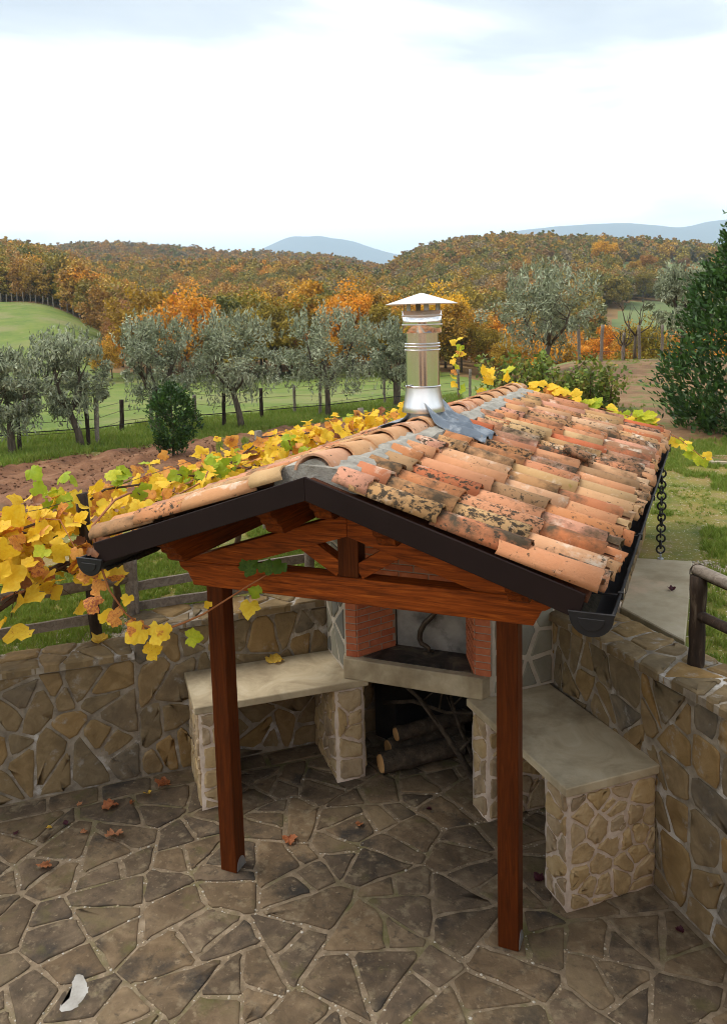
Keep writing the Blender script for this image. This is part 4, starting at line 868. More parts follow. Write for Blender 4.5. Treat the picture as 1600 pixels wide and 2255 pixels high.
row = [Vector(p) for p in ((-3.1, -1.1, 2.12), (-2.45, -.25, 2.12), (-2.05, .45, 2.12), (-2.02, 1.1, 2.12), (-2.1, 2.4, 2.14), (-2.25, 4.0, 2.12), (-2.3, 5.6, 2.12), (-2.15, 7.2, 2.1), (-2.0, 8.6, 2.1))]
def along(t):
    t = max(0, min(.9999, t))*(len(row)-1); i = int(t); return row[i].lerp(row[i+1], t-i)
stem_k = 0
for k in range(6):
    b = MB(); z0 = 1.62+.1*k; pts = [along(t)+Vector((U(-.06, .06), U(-.06, .06), z0-2.12+.12*math.sin(t*25+k*2)+U(-.03, .03))) for t in np.linspace(.02*k, .5+.08*k, 22)]
    b.tube(pts, [.022 if k < 2 else .011]*22, 6); b.build('stem', 'vine_stem', vine)
for (px_, py_) in ((-2.02, 1.25), (-2.2, 3.6), (-2.55, -.1)):
    b = MB(); b.tube([(px_, py_, .95), (px_+.06, py_+.05, 1.3), (px_-.02, py_+.1, 1.62), (px_+.1, py_+.2, 1.78)], [.04, .033, .028, .02], 8); b.build('stem', 'vine_stem', vine)
for k in range(34):
    t = U(.08, .75); p = along(t)+Vector((U(-.2, .2), U(-.1, .1), U(-.35, .08))); d = Vector((U(-.35, .45), U(-.35, .35), U(-.28, .22))); b = MB()
    b.tube([p, p+d*.5+UP*U(.0, .10), p+d+UP*U(-.12, .02), p+d*1.4-UP*U(.05, .2)], [.006, .005, .004, .002], 5); b.build('cane', random.choice(('young_stem', 'vine_stem')), vine)
# trellis
tre = thing('vine_trellis', 'dark wooden trellis posts with wires hidden among the yellow vine leaves', 'trellis', (-1.95, 1.0, 1.0))
for (x, y, z0, z1) in ((-1.80, .83, 1.0, 2.33), (-2.30, 4.55, .9, 2.33), (-2.12, 7.4, .8, 2.3)):
    b = MB(); pole(b, (x, y, z0), (x-.09, y+.03, z1), .05, 10, .004); b.build('post', 'dark_post_wood' if y < 2 else 'weathered_wood', tre)
for z in (1.7, 2.0, 2.25):
    b = MB(); b.tube([along(t)+UP*(z-2.12) for t in np.linspace(0, 1, 12)], .003, 4); b.build('wire', 'iron', tre)
leaves = []
def put_leaf(p, m_, sc, face=None, spread=.9, parent=None):
    leaves.append((Vector(p), m_, sc, face, spread, parent or vine))
for i in range(900):
    t = .05+.95*random.random()**1.25; p = along(t); near = t < .45
    zt_ = random.gauss(0, 1); z = 2.09+.09*zt_ if random.random() < .62 else U(1.62 if near else 1.8, 2.2)
    w = .26 if near else .22
    mm = random.choices(('vine_yellow', 'vine_orange', 'vine_lime', 'vine_brown'), (.73, .16 if z > 1.9 else .24, .06, .05))[0]
    put_leaf(p+Vector((random.gauss(0, w), random.gauss(0, .12), min(z, 2.28)-2.12)), mm, U(.12, .215))
# the greener tufts that stand up, and the drooping shoots
for (c, n_, m_) in (((-2.28, 1.0, 2.36), 9, 'vine_lime'), ((-2.1, 1.5, 2.28), 7, 'vine_lime'), ((-1.8, 2.6, 2.24), 12, 'vine_lime'), ((-2.5, .2, 2.2), 6, 'vine_lime')):
    for k in range(n_): put_leaf(Vector(c)+Vector((random.gauss(0, .10), random.gauss(0, .14), random.gauss(0, .07))), m_, U(.13, .19))
for k in range(26): put_leaf((-2.05+random.gauss(0, .25), .25+random.gauss(0, .3), U(1.45, 2.15)), random.choices(('vine_yellow', 'vine_orange'), (.85, .15))[0], U(.17, .27))
for k in range(10): put_leaf((-1.72+random.gauss(0, .1), .72+random.gauss(0, .08), U(1.6, 1.95)), random.choice(('vine_brown', 'vine_orange')), U(.13, .18))
def shoot(owner, pts, r, lv, m_='young_stem'):
    b = MB(); b.tube(pts, [r*(1-.5*i/(len(pts)-1)) for i in range(len(pts))], 6); b.build('shoot', m_, owner)
    for (p, mm, sc, f) in lv: put_leaf(p, mm, sc, f, .35, owner)
CF = Vector((.35, -.75, .55))
Vv = Vector
shoot(vine, [(-1.9, 1.5, 2.2), (-1.2, .6, 2.42), (-.9, .1, 2.50), (-.62, -.45, 2.47), (-.53, -.52, 2.30), (-.47, -.51, 2.10), (-.38, -.48, 1.95), (-.30, -.45, 1.88)], .010, [
    ((-.56, -.53, 2.36), 'vine_brown', .10, CF), ((-.60, -.52, 2.17), 'vine_orange', .155, CF), ((-.52, -.53, 2.10), 'vine_orange', .13, CF), ((-.56, -.52, 2.00), 'vine_orange', .15, CF), ((-.50, -.52, 1.90), 'vine_yellow', .12, CF),
    ((-.42, -.50, 1.93), 'vine_orange', .14, CF), ((-.28, -.47, 1.86), 'vine_yellow', .17, CF), ((-.22, -.45, 1.82), 'vine_yellow', .16, CF), ((-.32, -.46, 1.90), 'vine_orange', .13, CF), ((-.26, -.45, 1.70), 'vine_yellow', .13, CF), ((-.36, -.47, 2.06), 'vine_yellow', .09, CF), ((-.12, -.42, 1.84), 'vine_yellow', .12, CF)])
shoot(vine, [(-.30, -.45, 1.88), (-.17, -.41, 1.845), (-.05, -.35, 1.89), (.06, -.30, 1.94), (.18, -.24, 2.02), (.30, -.17, 2.10), (.38, -.13, 2.15), (.46, -.09, 2.20)], .008, [
    ((-.02, -.36, 1.80), 'vine_lime', .13, CF), ((.10, -.30, 1.99), 'vine_yellow', .06, CF), ((.32, -.19, 2.00), 'vine_yellow', .14, CF), ((.28, -.17, 2.19), 'vine_green', .14, CF), ((.40, -.14, 2.19), 'vine_green', .12, CF), ((.50, -.10, 2.24), 'vine_green', .11, CF), ((.36, -.15, 2.05), 'vine_lime', .10, CF)])
shoot(vine, [(-1.95, 2.9, 2.2), (-1.4, 2.0, 2.36), (-.85, 1.1, 2.44), (-.62, .3, 2.47), (-.55, -.1, 2.45)], .009, [((-.8, 1.0, 2.46), 'vine_yellow', .15, None), ((-.65, .3, 2.5), 'vine_orange', .12, None), ((-1.1, 1.5, 2.45), 'vine_yellow', .16, None), ((-.58, -.05, 2.48), 'vine_yellow', .13, None)])
# second vine creeping along the back of the roof
vin2 = thing('grape_vine', 'lime and yellow vine shoot hanging over the back edge of the tiled roof', 'vine', (1.5, 4.9, 1.5))
edge = lambda x: Vector((x, yb(x)+.10, deck(x)+.10))
lv = []
for k in range(44):
    x = U(.95, 2.42); f = (x-.95)/1.5; lv.append((edge(x)+Vector((U(-.05, .05), U(-.06, .12), U(-.04, .06))), random.choices(('vine_orange', 'vine_yellow', 'vine_lime'), (max(0, .5-f), .6 if f < .45 else .15, f))[0], U(.11, .17), Vector((.1, -.8, .9))))
tail = [Vector((2.42, 4.85, 2.42)), Vector((2.56, 4.75, 2.36)), Vector((2.70, 4.55, 2.28)), Vector((2.80, 4.4, 2.22))]
for p in tail[1:]:
    for k in range(3): lv.append((p+Vector((U(-.06, .06), U(-.05, .05), U(-.07, .05))), random.choice(('vine_yellow', 'vine_lime')), U(.10, .15), CF))
shoot(vin2, [Vector((1.2, 5.0, 1.6)), edge(.95), edge(1.3), edge(1.7), edge(2.1), edge(2.38)]+tail, .008, lv)
for k in range(15): put_leaf((U(.45, .95), 4.4+U(-.1, .25), U(2.82, 3.12)), random.choice(('vine_yellow', 'vine_lime', 'vine_yellow')), U(.13, .19), None, .9, vin2)
for k in range(14): put_leaf((.30+U(-.05, .05), 4.3+U(-.1, .1), U(2.9, 3.5)), random.choice(('vine_yellow', 'vine_lime', 'vine_orange')), U(.09, .13), None, .9, vin2)
# the 290 largest leaves of the long vine are objects, its rest one mass
own = [l for l in leaves if l[5] is vine]; own.sort(key=lambda l: -l[2]/(l[0]-CAM).length); rest = own[290:]; big = own[:290]+[l for l in leaves if l[5] is not vine]
for p, m_, sc, f, spd, par in big:
    o = ren('leaf', random.choice(LM[m_]), par, p, leaf_rot(f, spd)); o.scale = (sc,)*3
b = MB(); order = ['vine_yellow', 'vine_orange', 'vine_lime', 'vine_brown', 'vine_green']
for p, m_, sc, f, spd, par in rest:
    me = random.choice(LM[m_]); M_ = Matrix.Translation(p) @ leaf_rot(f, spd).to_matrix().to_4x4() @ Matrix.Scale(sc, 4)
    b.add([M_ @ v.co for v in me.vertices], [tuple(q.vertices) for q in me.polygons], order.index(m_), True)
o = b.build('leaves', order, vine); o['kind'] = 'stuff'

# ------------------------------------------------------------------ fallen leaves
def fallen(label, x, y, m_, sc, z=.016, curl=.6, cat='leaf'):
    me = leaf_mesh(0, m_); 
    for v in me.vertices:
        r2 = v.co.x**2+(v.co.y-.1)**2; v.co.z += curl*r2*U(.7, 1.5)+U(0, .08)
    mz = min(v.co.z for v in me.vertices)
    for v in me.vertices: v.co.z -= mz
    o = link('fallen_leaf', me); o.location = (x, y, z); o.rotation_euler = (U(-.12, .12), U(-.12, .12), U(0, 6.28)); o.scale = (sc, sc, sc*1.1); return tag(o, label, cat, 'fallen leaves on the patio')
for a_ in (
    ('large tan curled leaf on the border stones beside the left counter', -1.08, .71, 'dry_leaf', .15), ('small yellow leaf scrap next to the large tan leaf', -1.157, .553, 'dry_leaf_yellow', .07),
    ('red brown curled leaf near the foot of the stepped wall', -1.314, .338, 'dry_leaf', .15), ('tiny orange leaf right of the red brown curled leaf', -1.19, .416, 'dry_leaf', .055), ('tiny tan leaf left of the red brown curled leaf', -1.558, .221, 'dry_leaf', .05),
    ('tiny yellow leaf on the paving near the two dark petals', -1.562, -.06, 'dry_leaf_yellow', .05), ('dark purple petal farthest from the counters on the paving', -1.752, -.219, 'dark_petal', .05), ('dark purple petal close to the tiny yellow leaf', -1.473, .002, 'dark_petal', .05),
    ('small brown leaf between the petals and the upright leaf', -1.276, -.027, 'dry_leaf', .06), ('upright crumpled brown leaf left of the left post', -1.058, .05, 'dry_leaf', .14), ('pale tan leaf alone on the open paving', -1.255, -.40, 'dry_leaf', .11),
    ('orange and yellow crumpled leaf between the two posts', .156, .454, 'dry_leaf', .12), ('small red leaf in front of the fireplace recess', .555, .763, 'dry_leaf', .07), ('dark red petal in front of the right inner pillar', .998, 1.133, 'dark_petal', .05),
    ('dark red petal at the foot of the thick rubble pillar', 1.916, .642, 'dark_petal', .08), ('dark petal near the foot of the right wall', 2.781, .485, 'dark_petal', .06)): fallen(*a_)
fallen('yellow vine leaf lying flat on the left counter slab', -.459, 1.40, 'dry_leaf_yellow', .17, .852, .25)
fallen('yellow leaf lying on the low coping of the stepped wall', -1.72, .75, 'dry_leaf_yellow', .16, 1.10, .2)
fallen('dark leaf standing on the concrete slab', 2.60, 2.55, 'dark_petal', .07, 1.437, .8)
fallen('dark petal at the bottom edge of the paving', 1.48, -1.15, 'dark_petal', .06)
# ------------------------------------------------------------------ vegetation
def leaf_quads(C_, size, asp, up=.3, dirs=None, jit=1.0):
    """one small bent leaf quad per centre"""
    n = len(C_); d = rng.normal(size=(n, 3)); 
    if dirs is not None: d = dirs+d*jit*.5
    d /= np.linalg.norm(d, axis=1, keepdims=True)+1e-9
    nn = rng.normal(size=(n, 3)); nn[:, 2] = np.abs(nn[:, 2])+up; s = np.cross(d, nn); s /= np.linalg.norm(s, axis=1, keepdims=True)+1e-9
    l = size*rng.uniform(.65, 1.35, (n, 1)); w = l*asp
    V = np.stack([C_-d*l*.5, C_+s*w*.5+d*l*.05, C_+d*l*.5, C_-s*w*.5+d*l*.05], 1).reshape(-1, 3); return V, np.arange(4*n).reshape(n, 4)
def limbs(seed, h_fork, spread, top, n, r0, lean=(0, 0), twigs=2):
    """trunk and forking limbs; returns builder and limb end points"""
    rd = random.Random(seed); b = MB(); ends = []; lx, ly = lean
    f = Vector((lx*h_fork, ly*h_fork, h_fork)); b.tube([(0, 0, -.15), (lx*h_fork*.3+rd.uniform(-.03, .03)*h_fork, ly*h_fork*.3, h_fork*.4), f], [r0*1.25, r0, r0*.85], 9)
    for k in range(n):
        a = 6.283*k/n+rd.uniform(-.5, .5); q = f+Vector((math.cos(a)*spread*rd.uniform(.45, .9), math.sin(a)*spread*rd.uniform(.45, .9), (top-h_fork)*rd.uniform(.4, .85)))
        mid = f.lerp(q, .5)+Vector((math.cos(a)*spread*.14, math.sin(a)*spread*.14, -.06*(top-h_fork))); b.tube([f, mid, q], [r0*.62, r0*.4, r0*.14], 6); ends.append(q)
        for t in range(twigs):
            p = mid.lerp(q, rd.uniform(0, .8)); e = p+Vector((rd.uniform(-1, 1)*spread*.5, rd.uniform(-1, 1)*spread*.5, (top-h_fork)*rd.uniform(.1, .45))); b.tube([p, p.lerp(e, .5)+Vector((0, 0, -.03)), e], [r0*.25, r0*.17, r0*.06], 5); ends.append(e)
    return b, ends
def crown_pts(ends, n_cl, n_leaf, c, rad, cl_r, seed, low=-1.0):
    """leaf positions: clumps hung on the limb ends and through an uneven ellipsoid"""
    rg = np.random.default_rng(seed); cl = [np.array(e) for e in ends]
    while len(cl) < n_cl:
        p = rg.normal(size=3); p /= np.linalg.norm(p)
        if p[2] < low: continue
        r = rg.uniform(.35, 1.0)**.5*(1+.16*math.sin(5*p[0]+3*p[1]+seed)+.12*math.sin(7*p[2]+4*p[0])); cl.append(np.array(c)+p*r*np.array(rad))
    cl = np.array(cl); per = max(1, n_leaf//len(cl)); szs = rg.uniform(.55, 1.3, len(cl)); g = rg.normal(size=(len(cl), per, 3)); g /= np.linalg.norm(g, axis=2, keepdims=True); rr_ = rg.uniform(.1, 1, (len(cl), per, 1))**.5
    return (cl[:, None, :]+g*rr_*cl_r*szs[:, None, None]*np.array([1, 1, .8])).reshape(-1, 3)
def tree(name, label, cat, base, tm, cm, rz=0, sc=1.0, group=None, color=None):
    t = thing(name, label, cat, base, group); t.rotation_euler = (0, 0, rz); t.scale = (sc,)*3
    o = bpy.data.objects.new('trunk', tm); COL.objects.link(o); o.parent = t
    o = bpy.data.objects.new('crown', cm); COL.objects.link(o); o.parent = t
    if color: o.color = (*color, 1)
    return t
# autumn wood trees: meshes shared by the individual trees
def wood_tree(seed, h, w, nleaf, leaf, m_, ncl=46, clr=.17, trunk=True):
    tb, ends = limbs(seed, h*.28, w*.36, h*.88, 5, h*.017, twigs=2)
    P_ = crown_pts([e for e in ends], ncl, nleaf, (0, 0, h*.60), (w*.5, w*.5, h*.37), w*clr, seed, -.9); V, Q = leaf_quads(P_, leaf, .75)
    return tb.mesh('trunk', 'bark'), np_mesh('crown', V, Q, [m_], rnd=True)
WT = [wood_tree(100+k, U(6.6, 8.6), U(4.6, 6.2), 5600, .27, 'autumn_leaf') for k in range(6)]
# bearings and depths of the wood's front trees
PAL = {'moss': (.26, .20, .024), 'rust': (.42, .20, .035), 'orange': (.68, .31, .03), 'gold': (.70, .40, .03), 'green': (.13, .15, .03), 'red': (.55, .145, .06), 'ochre': (.45, .26, .03), 'brown': (.31, .17, .06)}
LBL = {k: f'{n} tree' for k, n in dict(moss='moss green', rust='rust brown', orange='bright orange', gold='golden yellow', green='dark green', red='red', ochre='ochre yellow', brown='dull brown').items()}
def pick(px, v):
    if px < 260: w = dict(ochre=3, moss=3, brown=2, rust=1.5, green=1.2)
    elif px < 480: w = dict(moss=3, ochre=2.5, rust=2.5, orange=1, brown=2, red=.6)
    elif px < 800: w = dict(moss=4, ochre=2.2, orange=2, gold=1, rust=1.2, green=1.6)
    elif px < 1080: w = dict(moss=2.5, ochre=2, orange=3, gold=1.5, rust=1.5)
    else: w = dict(gold=3.2, orange=3.6, ochre=1.4, rust=.6, moss=.5)
    return random.choices(list(w), list(w.values()))[0]
spots = []
for px in range(-90, 1690, 34):
    for row_ in range(5):
        if px < 265 and row_ < 6:
            v = np.interp(px, [-260, 0, 265], [165, 152, 132])+row_*8+U(-2, 3)
        elif px < 420: v = np.interp(px, [265, 420], [104, 74])+row_*9+U(-3, 3)
        else: v = 66+row_*8+U(-3, 3)
        spots.append((px+U(-15, 15)+(row_ % 2)*17, v, row_))
for px, v in ((232, 67), (250, 70), (300, 76), (330, 72), (275, 84), (350, 80)): spots.append((px, v, 0))
back_rows = []; placed = []
for px, v, row_ in spots:
    p = at(px, v); k = pick(px, v); sc = U(.72, 1.02)*(1.0 if px > 265 else .95)
    if px < 265 and v < 90: sc *= .55; k = 'orange' if px > 240 else 'ochre'
    sc *= float(np.interp(px, [300, 420, 720, 850, 1000, 1100], [1, 1.08, 1.06, .95, .84, .74]))
    if row_ == 0 and px > 420: sc *= U(.55, .9)
    if left_field(p.x, p.y) and v > 75: continue
    if row_ > 1: back_rows.append((px, v, sc)); continue
    placed.append((px, v, k, sc, row_))
WHERE = [(0, 'at the far left end of the wood'), (110, 'above the slender olive tree'), (200, 'where the left meadow runs into the wood'), (290, 'beside the end of the left meadow'), (410, 'behind the olive tree over the small laurel'), (520, 'behind the olive tree with the leaning trunk'), (640, 'between the two broad olive trees'), (760, 'behind the widest olive tree'), (870, 'left of the chimney cap'), (970, 'just right of the chimney cap'), (1080, 'above the two fence posts'), (1190, 'behind the olive tree right of the chimney'), (1300, 'above the berry bushes'), (1400, 'behind the right hand fence posts'), (9999, 'left of and behind the tall laurel')]
ORD = ['first', 'second', 'third', 'fourth', 'fifth', 'sixth', 'seventh', 'eighth']; by = {}
for t_ in sorted(placed): by.setdefault((t_[2], t_[4], next(w for e, w in WHERE if t_[0] < e)), []).append(t_)
for (k, row_, w), lst in by.items():
    for i, (px, v, k, sc, row_) in enumerate(lst):
        tm, cm = random.choice(WT); c = PAL[k]; f = U(.95, 1.35); c = (c[0]*f*U(.93, 1.07), c[1]*f*U(.93, 1.07), c[2]*f)
        lb = ('' if len(lst) == 1 else ORD[i]+' ')+LBL[k]+(' in the front row ' if row_ == 0 else ' in the second row ')+w
        tree('autumn_tree', lb, 'tree', at(px, v), tm, cm, U(0, 6.28), sc, 'front trees of the autumn wood', c)
# the wood on the hills, one mass
FT = []
for k in range(5):
    V, Q = leaf_quads(crown_pts([], 30, 700, (0, 0, 3.6), (2.5, 2.5, 3.0), 1.05, 300+k, -.9), .70, .8); FT.append(bpy.data.objects.new('forest_tree', np_mesh('forest_tree', V, Q, ['forest_leaf'], rnd=True)))
FN = []
for k in range(4):
    V, Q = leaf_quads(crown_pts([], 40, 2000, (0, 0, 4.3), (2.6, 2.6, 3.1), .95, 340+k, -.9), .42, .75); FN.append(bpy.data.objects.new('forest_tree', np_mesh('forest_tree', V, Q, ['forest_leaf'], rnd=True)))
pts, scs, tin = [], [], []
def hill_color(x, y, u, v):
    n1 = vnoise(x*.018, y*.018)+vnoise(x*.05+40, y*.05)*.6; a = u/v; r = random.random()
    if v < 430 and a > -.06: base = [('ochre', 2), ('rust', 1.3), ('brown', 1.8), ('green', 3.2+5*max(0, n1)), ('moss', 3.6), ('grey', 1.4)]
    elif v > 330: base = [('rust', 2.6), ('brown', 3.4), ('ochre', .8), ('moss', 1.4), ('grey', 2.2), ('green', .9+4*max(0, n1-.1))]
    else: base = [('rust', 1.8), ('brown', 1.8), ('ochre', 2.8-2*n1), ('moss', 3.4), ('orange', .5), ('green', 1.2+4*max(0, n1-.05))]
    k = random.choices([b_[0] for b_ in base], [b_[1] for b_ in base])[0]; c = dict(PAL, grey=(.23, .185, .12))[k]; f = U(.95, 1.5); g_ = (.28, .20, .06); return tuple((a_*.72+b_*.28)*f for a_, b_ in zip(c, g_))
def add_forest(n, v0, v1, a0, a1, s0, s1, visible=True):
    for _ in range(n):
        v = math.sqrt(U(v0*v0, v1*v1)); a = U(a0, a1); x, y = xy(a*v, v)
        if v < 170 and left_field(x, y): continue
        if .28 < a < .46 and v < 200: continue
        if field_zone(x, y) and random.random() > .02: continue
        z = tz(x, y); pts.append((x, y, z-.4)); scs.append(U(s0, s1)); tin.append(hill_color(x, y, a*v, v))
NEAR = [(at(px, v), PAL[pick(px, v)], sc) for px, v, sc in back_rows]
for p, c, sc in NEAR: f = U(.8, 1.1); pts.append((p.x, p.y, p.z-.3)); scs.append(sc); tin.append((c[0]*f, c[1]*f, c[2]*f))
add_forest(2600, 112, 260, -.62, .62, .8, 1.2); n_near = len(pts); add_forest(7000, 250, 440, -.62, .62, .75, 1.25); add_forest(7000, 430, 700, -.62, .2, .9, 1.4)
tag(scatter('forest', pts[n_near:], scs[n_near:], FT, tint=tin[n_near:], tiltr=.08), 'autumn coloured woodland covering the hills')
tag(scatter('wood', pts[:n_near], scs[:n_near], FN, tint=tin[:n_near], tiltr=.08), 'autumn wood in the valley behind its front trees')
# the yellow tree and bushes at the edge of the far field
for px, v, k, sc, lb in ((1330, 300, 'gold', 1.5, 'big golden yellow tree at the edge of the far hill meadow'), (1345, 262, 'moss', 1.2, 'olive green tree below the golden tree on the far hill'), (1425, 300, 'rust', 1.1, 'rust coloured tree standing in the far hill meadow'), (1503, 330, 'brown', .8, 'small brown tree at the top of the far hill meadow'), (1395, 285, 'ochre', .9, 'ochre tree right of the golden tree on the far hill'), (1415, 225, 'moss', 1.0, 'olive tree low in the far hill meadow'), (1440, 255, 'brown', .7, 'dull brown tree in the middle of the far hill meadow')):
    tm, cm = WT[0]; tree('autumn_tree', lb, 'tree', at(px, v), tm, cm, U(0, 6), sc, None, PAL[k])
# olive trees
def olive(seed, h, w, nleaf=9500, fork=.30, lean=(0, 0), top=1.0):
    tb, ends = limbs(seed, h*fork, w*.34, h*.85, 5, .085, lean, twigs=3); rg = np.random.default_rng(seed)
    P1 = crown_pts(ends, 56, int(nleaf*.72), (lean[0]*h*fork, 0, h*.57), (w*.56, w*.5, h*.32), w*.115, seed, -.95)
    # upright new shoots on top and hanging sprays below
    sh_, dr = [], []
    for k in range(125):
        a, r = rg.uniform(0, 6.283), w*.46*math.sqrt(rg.random()); upw = rg.random() < .60; zc = h*.60+(h*.27 if upw else -h*.20)*math.sqrt(max(.05, 1-(r/(w*.5))**2)); l = rg.uniform(.25, 1.0)*h*.19; d = np.array([rg.normal()*.18, rg.normal()*.18, 1 if upw else -1])
        if not upw: l *= 1.4
        for q in np.linspace(0, 1, 20): sh_.append(np.array([r*math.cos(a)+lean[0]*h*fork, r*math.sin(a), zc])+d*l*q+rg.normal(size=3)*.03); dr.append(d)
    V1, Q1 = leaf_quads(P1, .12, .30); V2, Q2 = leaf_quads(np.array(sh_), .135, .25, dirs=np.array(dr), jit=1.1)
    return tb.mesh('trunk', 'bark'), np_mesh('crown', np.concatenate([V1, V2]), np.concatenate([Q1, Q2+len(V1)]), ['olive_leaf'], rnd=True)
for (px, v, h, w, sd_, ln, lb) in (
    (18, 18.6, 2.45, 1.75, 1, (.0, 0), 'grey green olive tree cut by the edge of the photo'), (172, 19.7, 2.85, 2.0, 2, (-.35, 0), 'slender grey green olive tree with a bare lower trunk beside the fence posts'),
    (345, 22.5, 3.30, 2.35, 3, (.1, 0), 'grey green olive tree behind the small dark laurel'), (532, 23.0, 3.35, 2.75, 4, (-.25, 0), 'broad olive tree with a leaning trunk right of the small laurel'),
    (722, 25.4, 3.45, 3.15, 5, (0, 0), 'widest olive tree with a low forked trunk left of the chimney'), (872, 27.4, 3.0, 1.9, 6, (0, 0), 'olive tree half hidden behind the steel chimney'),
    (1195, 23.0, 3.3, 2.8, 7, (.2, .0), 'olive tree above the berry bushes right of the chimney'), (1505, 24.5, 2.9, 1.7, 8, (0, 0), 'pale olive tree half hidden behind the big laurel')):
    tm, cm = olive(sd_, h, w, lean=ln); tree('olive_tree', lb, 'tree', at(px, v), tm, cm, 0, 1.0, 'olive trees along the field fence')
# laurels
def laurel(seed, prof, nleaf, leaf, cl=.22):
    """dense evergreen: leaf clumps filling a profile [(height, radius)]"""
    rg = np.random.default_rng(seed); hs = [p[0] for p in prof]; rs = [p[1] for p in prof]; cl_ = []
    while len(cl_) < nleaf//34:
        z = rg.uniform(hs[0], hs[-1]); r = np.interp(z, hs, rs)*math.sqrt(rg.uniform(.30, 1.12)); a = rg.uniform(0, 6.283); r *= 1+.14*math.sin(3*a+z*2.3+seed)+.1*math.sin(7*a-z*5); cl_.append((r*math.cos(a), r*math.sin(a), z))
    cl_ = np.array(cl_); out = cl_.copy(); out[:, 2] *= .0; g = rg.normal(size=(len(cl_), 34, 3))*cl*rg.uniform(.6, 1.2, (len(cl_), 1, 1))*np.array([.5, .5, .62]); P_ = (cl_[:, None]+g).reshape(-1, 3)
    dirs = np.repeat(out/(np.linalg.norm(out, axis=1, keepdims=True)+.01)+np.array([0, 0, .9]), 34, 0); V, Q = leaf_quads(P_, leaf, .40, dirs=dirs, jit=1.3)
    tb = MB(); tb.tube([(0, 0, -.1), (.02, 0, hs[-1]*.3), (0, .03, hs[-1]*.75)], [hs[-1]*.022, hs[-1]*.018, hs[-1]*.006], 8)
    for k in range(7): a = k*.9; z = hs[-1]*(.12+.09*k); r = np.interp(z+.2, hs, rs)*.8; tb.tube([(0, 0, z), (r*.5*math.cos(a), r*.5*math.sin(a), z+.12), (r*math.cos(a), r*math.sin(a), z+.4)], [hs[-1]*.009, hs[-1]*.006, hs[-1]*.002], 5)
    return tb.mesh('trunk', 'bark'), np_mesh('crown', V, Q, ['laurel_leaf'], rnd=True)
tm, cm = laurel(11, [(.02, .75), (.5, 1.25), (1.1, 1.32), (1.7, 1.1), (2.4, .78), (3.0, .38), (3.5, .08)], 17000, .115, .21); tree('laurel_bush', 'tall dark green cone shaped laurel on the earth bank', 'bush', at(1640, 13.8), tm, cm)
tm, cm = laurel(12, [(.18, .10), (.35, .35), (.6, .48), (.95, .50), (1.25, .36), (1.5, .14)], 4200, .10, .14); tree('laurel_bush', 'small dark laurel shrub in front of the olive trees', 'bush', at(375, 17.6), tm, cm)
# berry bushes behind the roof
def berry(seed, w, h, nleaf=1300):
    rg = np.random.default_rng(seed); b = MB(); P_ = []
    for k in range(26):
        a = rg.uniform(0, 6.28); r0 = w*.25*rg.random(); r1 = w*.5*rg.uniform(.4, 1.1); hh = h*rg.uniform(.35, 1.3); q = [np.array([r0*math.cos(a), r0*math.sin(a), 0]), np.array([(r0+r1)/2*math.cos(a), (r0+r1)/2*math.sin(a), hh*.8]), np.array([r1*math.cos(a+.2), r1*math.sin(a+.2), hh])]
        b.tube([Vector(p) for p in q], [.010, .008, .004], 5)
        for t in rg.uniform(.15, 1, nleaf//26): 
            p = (1-t)**2*q[0]+2*t*(1-t)*q[1]+t*t*q[2]; P_.append(p+rg.normal(size=3)*.085)
    V, Q = leaf_quads(np.array(P_), .105, .72); return b.mesh('stems', 'vine_stem'), np_mesh('foliage', V, Q, ['berry_leaf'], rnd=True)
for px, v, w, h, lb in ((1120, 17.5, 1.5, 1.15, 'leafy berry bush nearest the chimney behind the roof ridge'), (1215, 16.5, 1.6, 1.0, 'berry bush with reddish leaves in the middle of its row'), (1305, 16.0, 1.5, .85, 'low berry bush next to the bare earth bank'), (1010, 19.5, 1.2, .6, 'low green bush at the foot of the two fence posts')):
    tm, cm = berry(int(px), w, h); t = thing('berry_bush', lb, 'bush', at(px, v), 'berry bushes behind the roof')
    for nm, me in (('stems', tm), ('foliage', cm)): o = bpy.data.objects.new(nm, me); COL.objects.link(o); o.parent = t
# bare young trees between the right hand fence posts
for px, v, h, lb in ((1155+0, 26.5, 1.2, 'bare pruned stump tree by the right fence posts'), (1400, 27, 2.2, 'leafless young tree among the orange trees')):
    tb, _ = limbs(int(px), h*.35, h*.35, h, 5, .05, twigs=3); o = link('bare_tree', tb.mesh('bare_tree', 'bark')); o.location = at(px+220 if px == 1155 else px, v); tag(o, lb, 'tree')
# ------------------------------------------------------------------ field fences
ff = thing('field_fence', 'wire fence on rough wooden posts along the meadow behind the olive trees', 'fence', at(600, 24))
FPOST = [(-60, 18.5, 1.1), (35, 19.0, 1.0), (188, 20.0, 1.0), (208, 20.2, 1.15), (262, 22.2, .95), (330, 23.2, .95), (428, 24.2, .9), (490, 23.3, 1.0), (575, 25.5, .95), (648, 26.5, .95), (705, 25.9, 1.0), (848, 29.0, .9), (878, 27.7, 1.05), (1012, 31.0, 1.15), (1036, 30.0, 1.05)]
def fpost(px, v, h, par, r=None):
    p = at(px, v); b = MB(); pole(b, p-UP*.1, p+Vector((U(-.06, .06), U(-.06, .06), h)), r or U(.045, .06), 8, .008); b.build('post', random.choice(('dark_post_wood', 'weathered_wood')) if r is None else 'weathered_wood', par); return p
pp_ = [fpost(a, v, h, ff) for a, v, h in FPOST]
for z in (.35, .62, .9):
    b = MB(); b.tube([p+UP*(z+U(-.03, .03)) for p in pp_], .006, 4); b.build('wire', 'iron', ff)
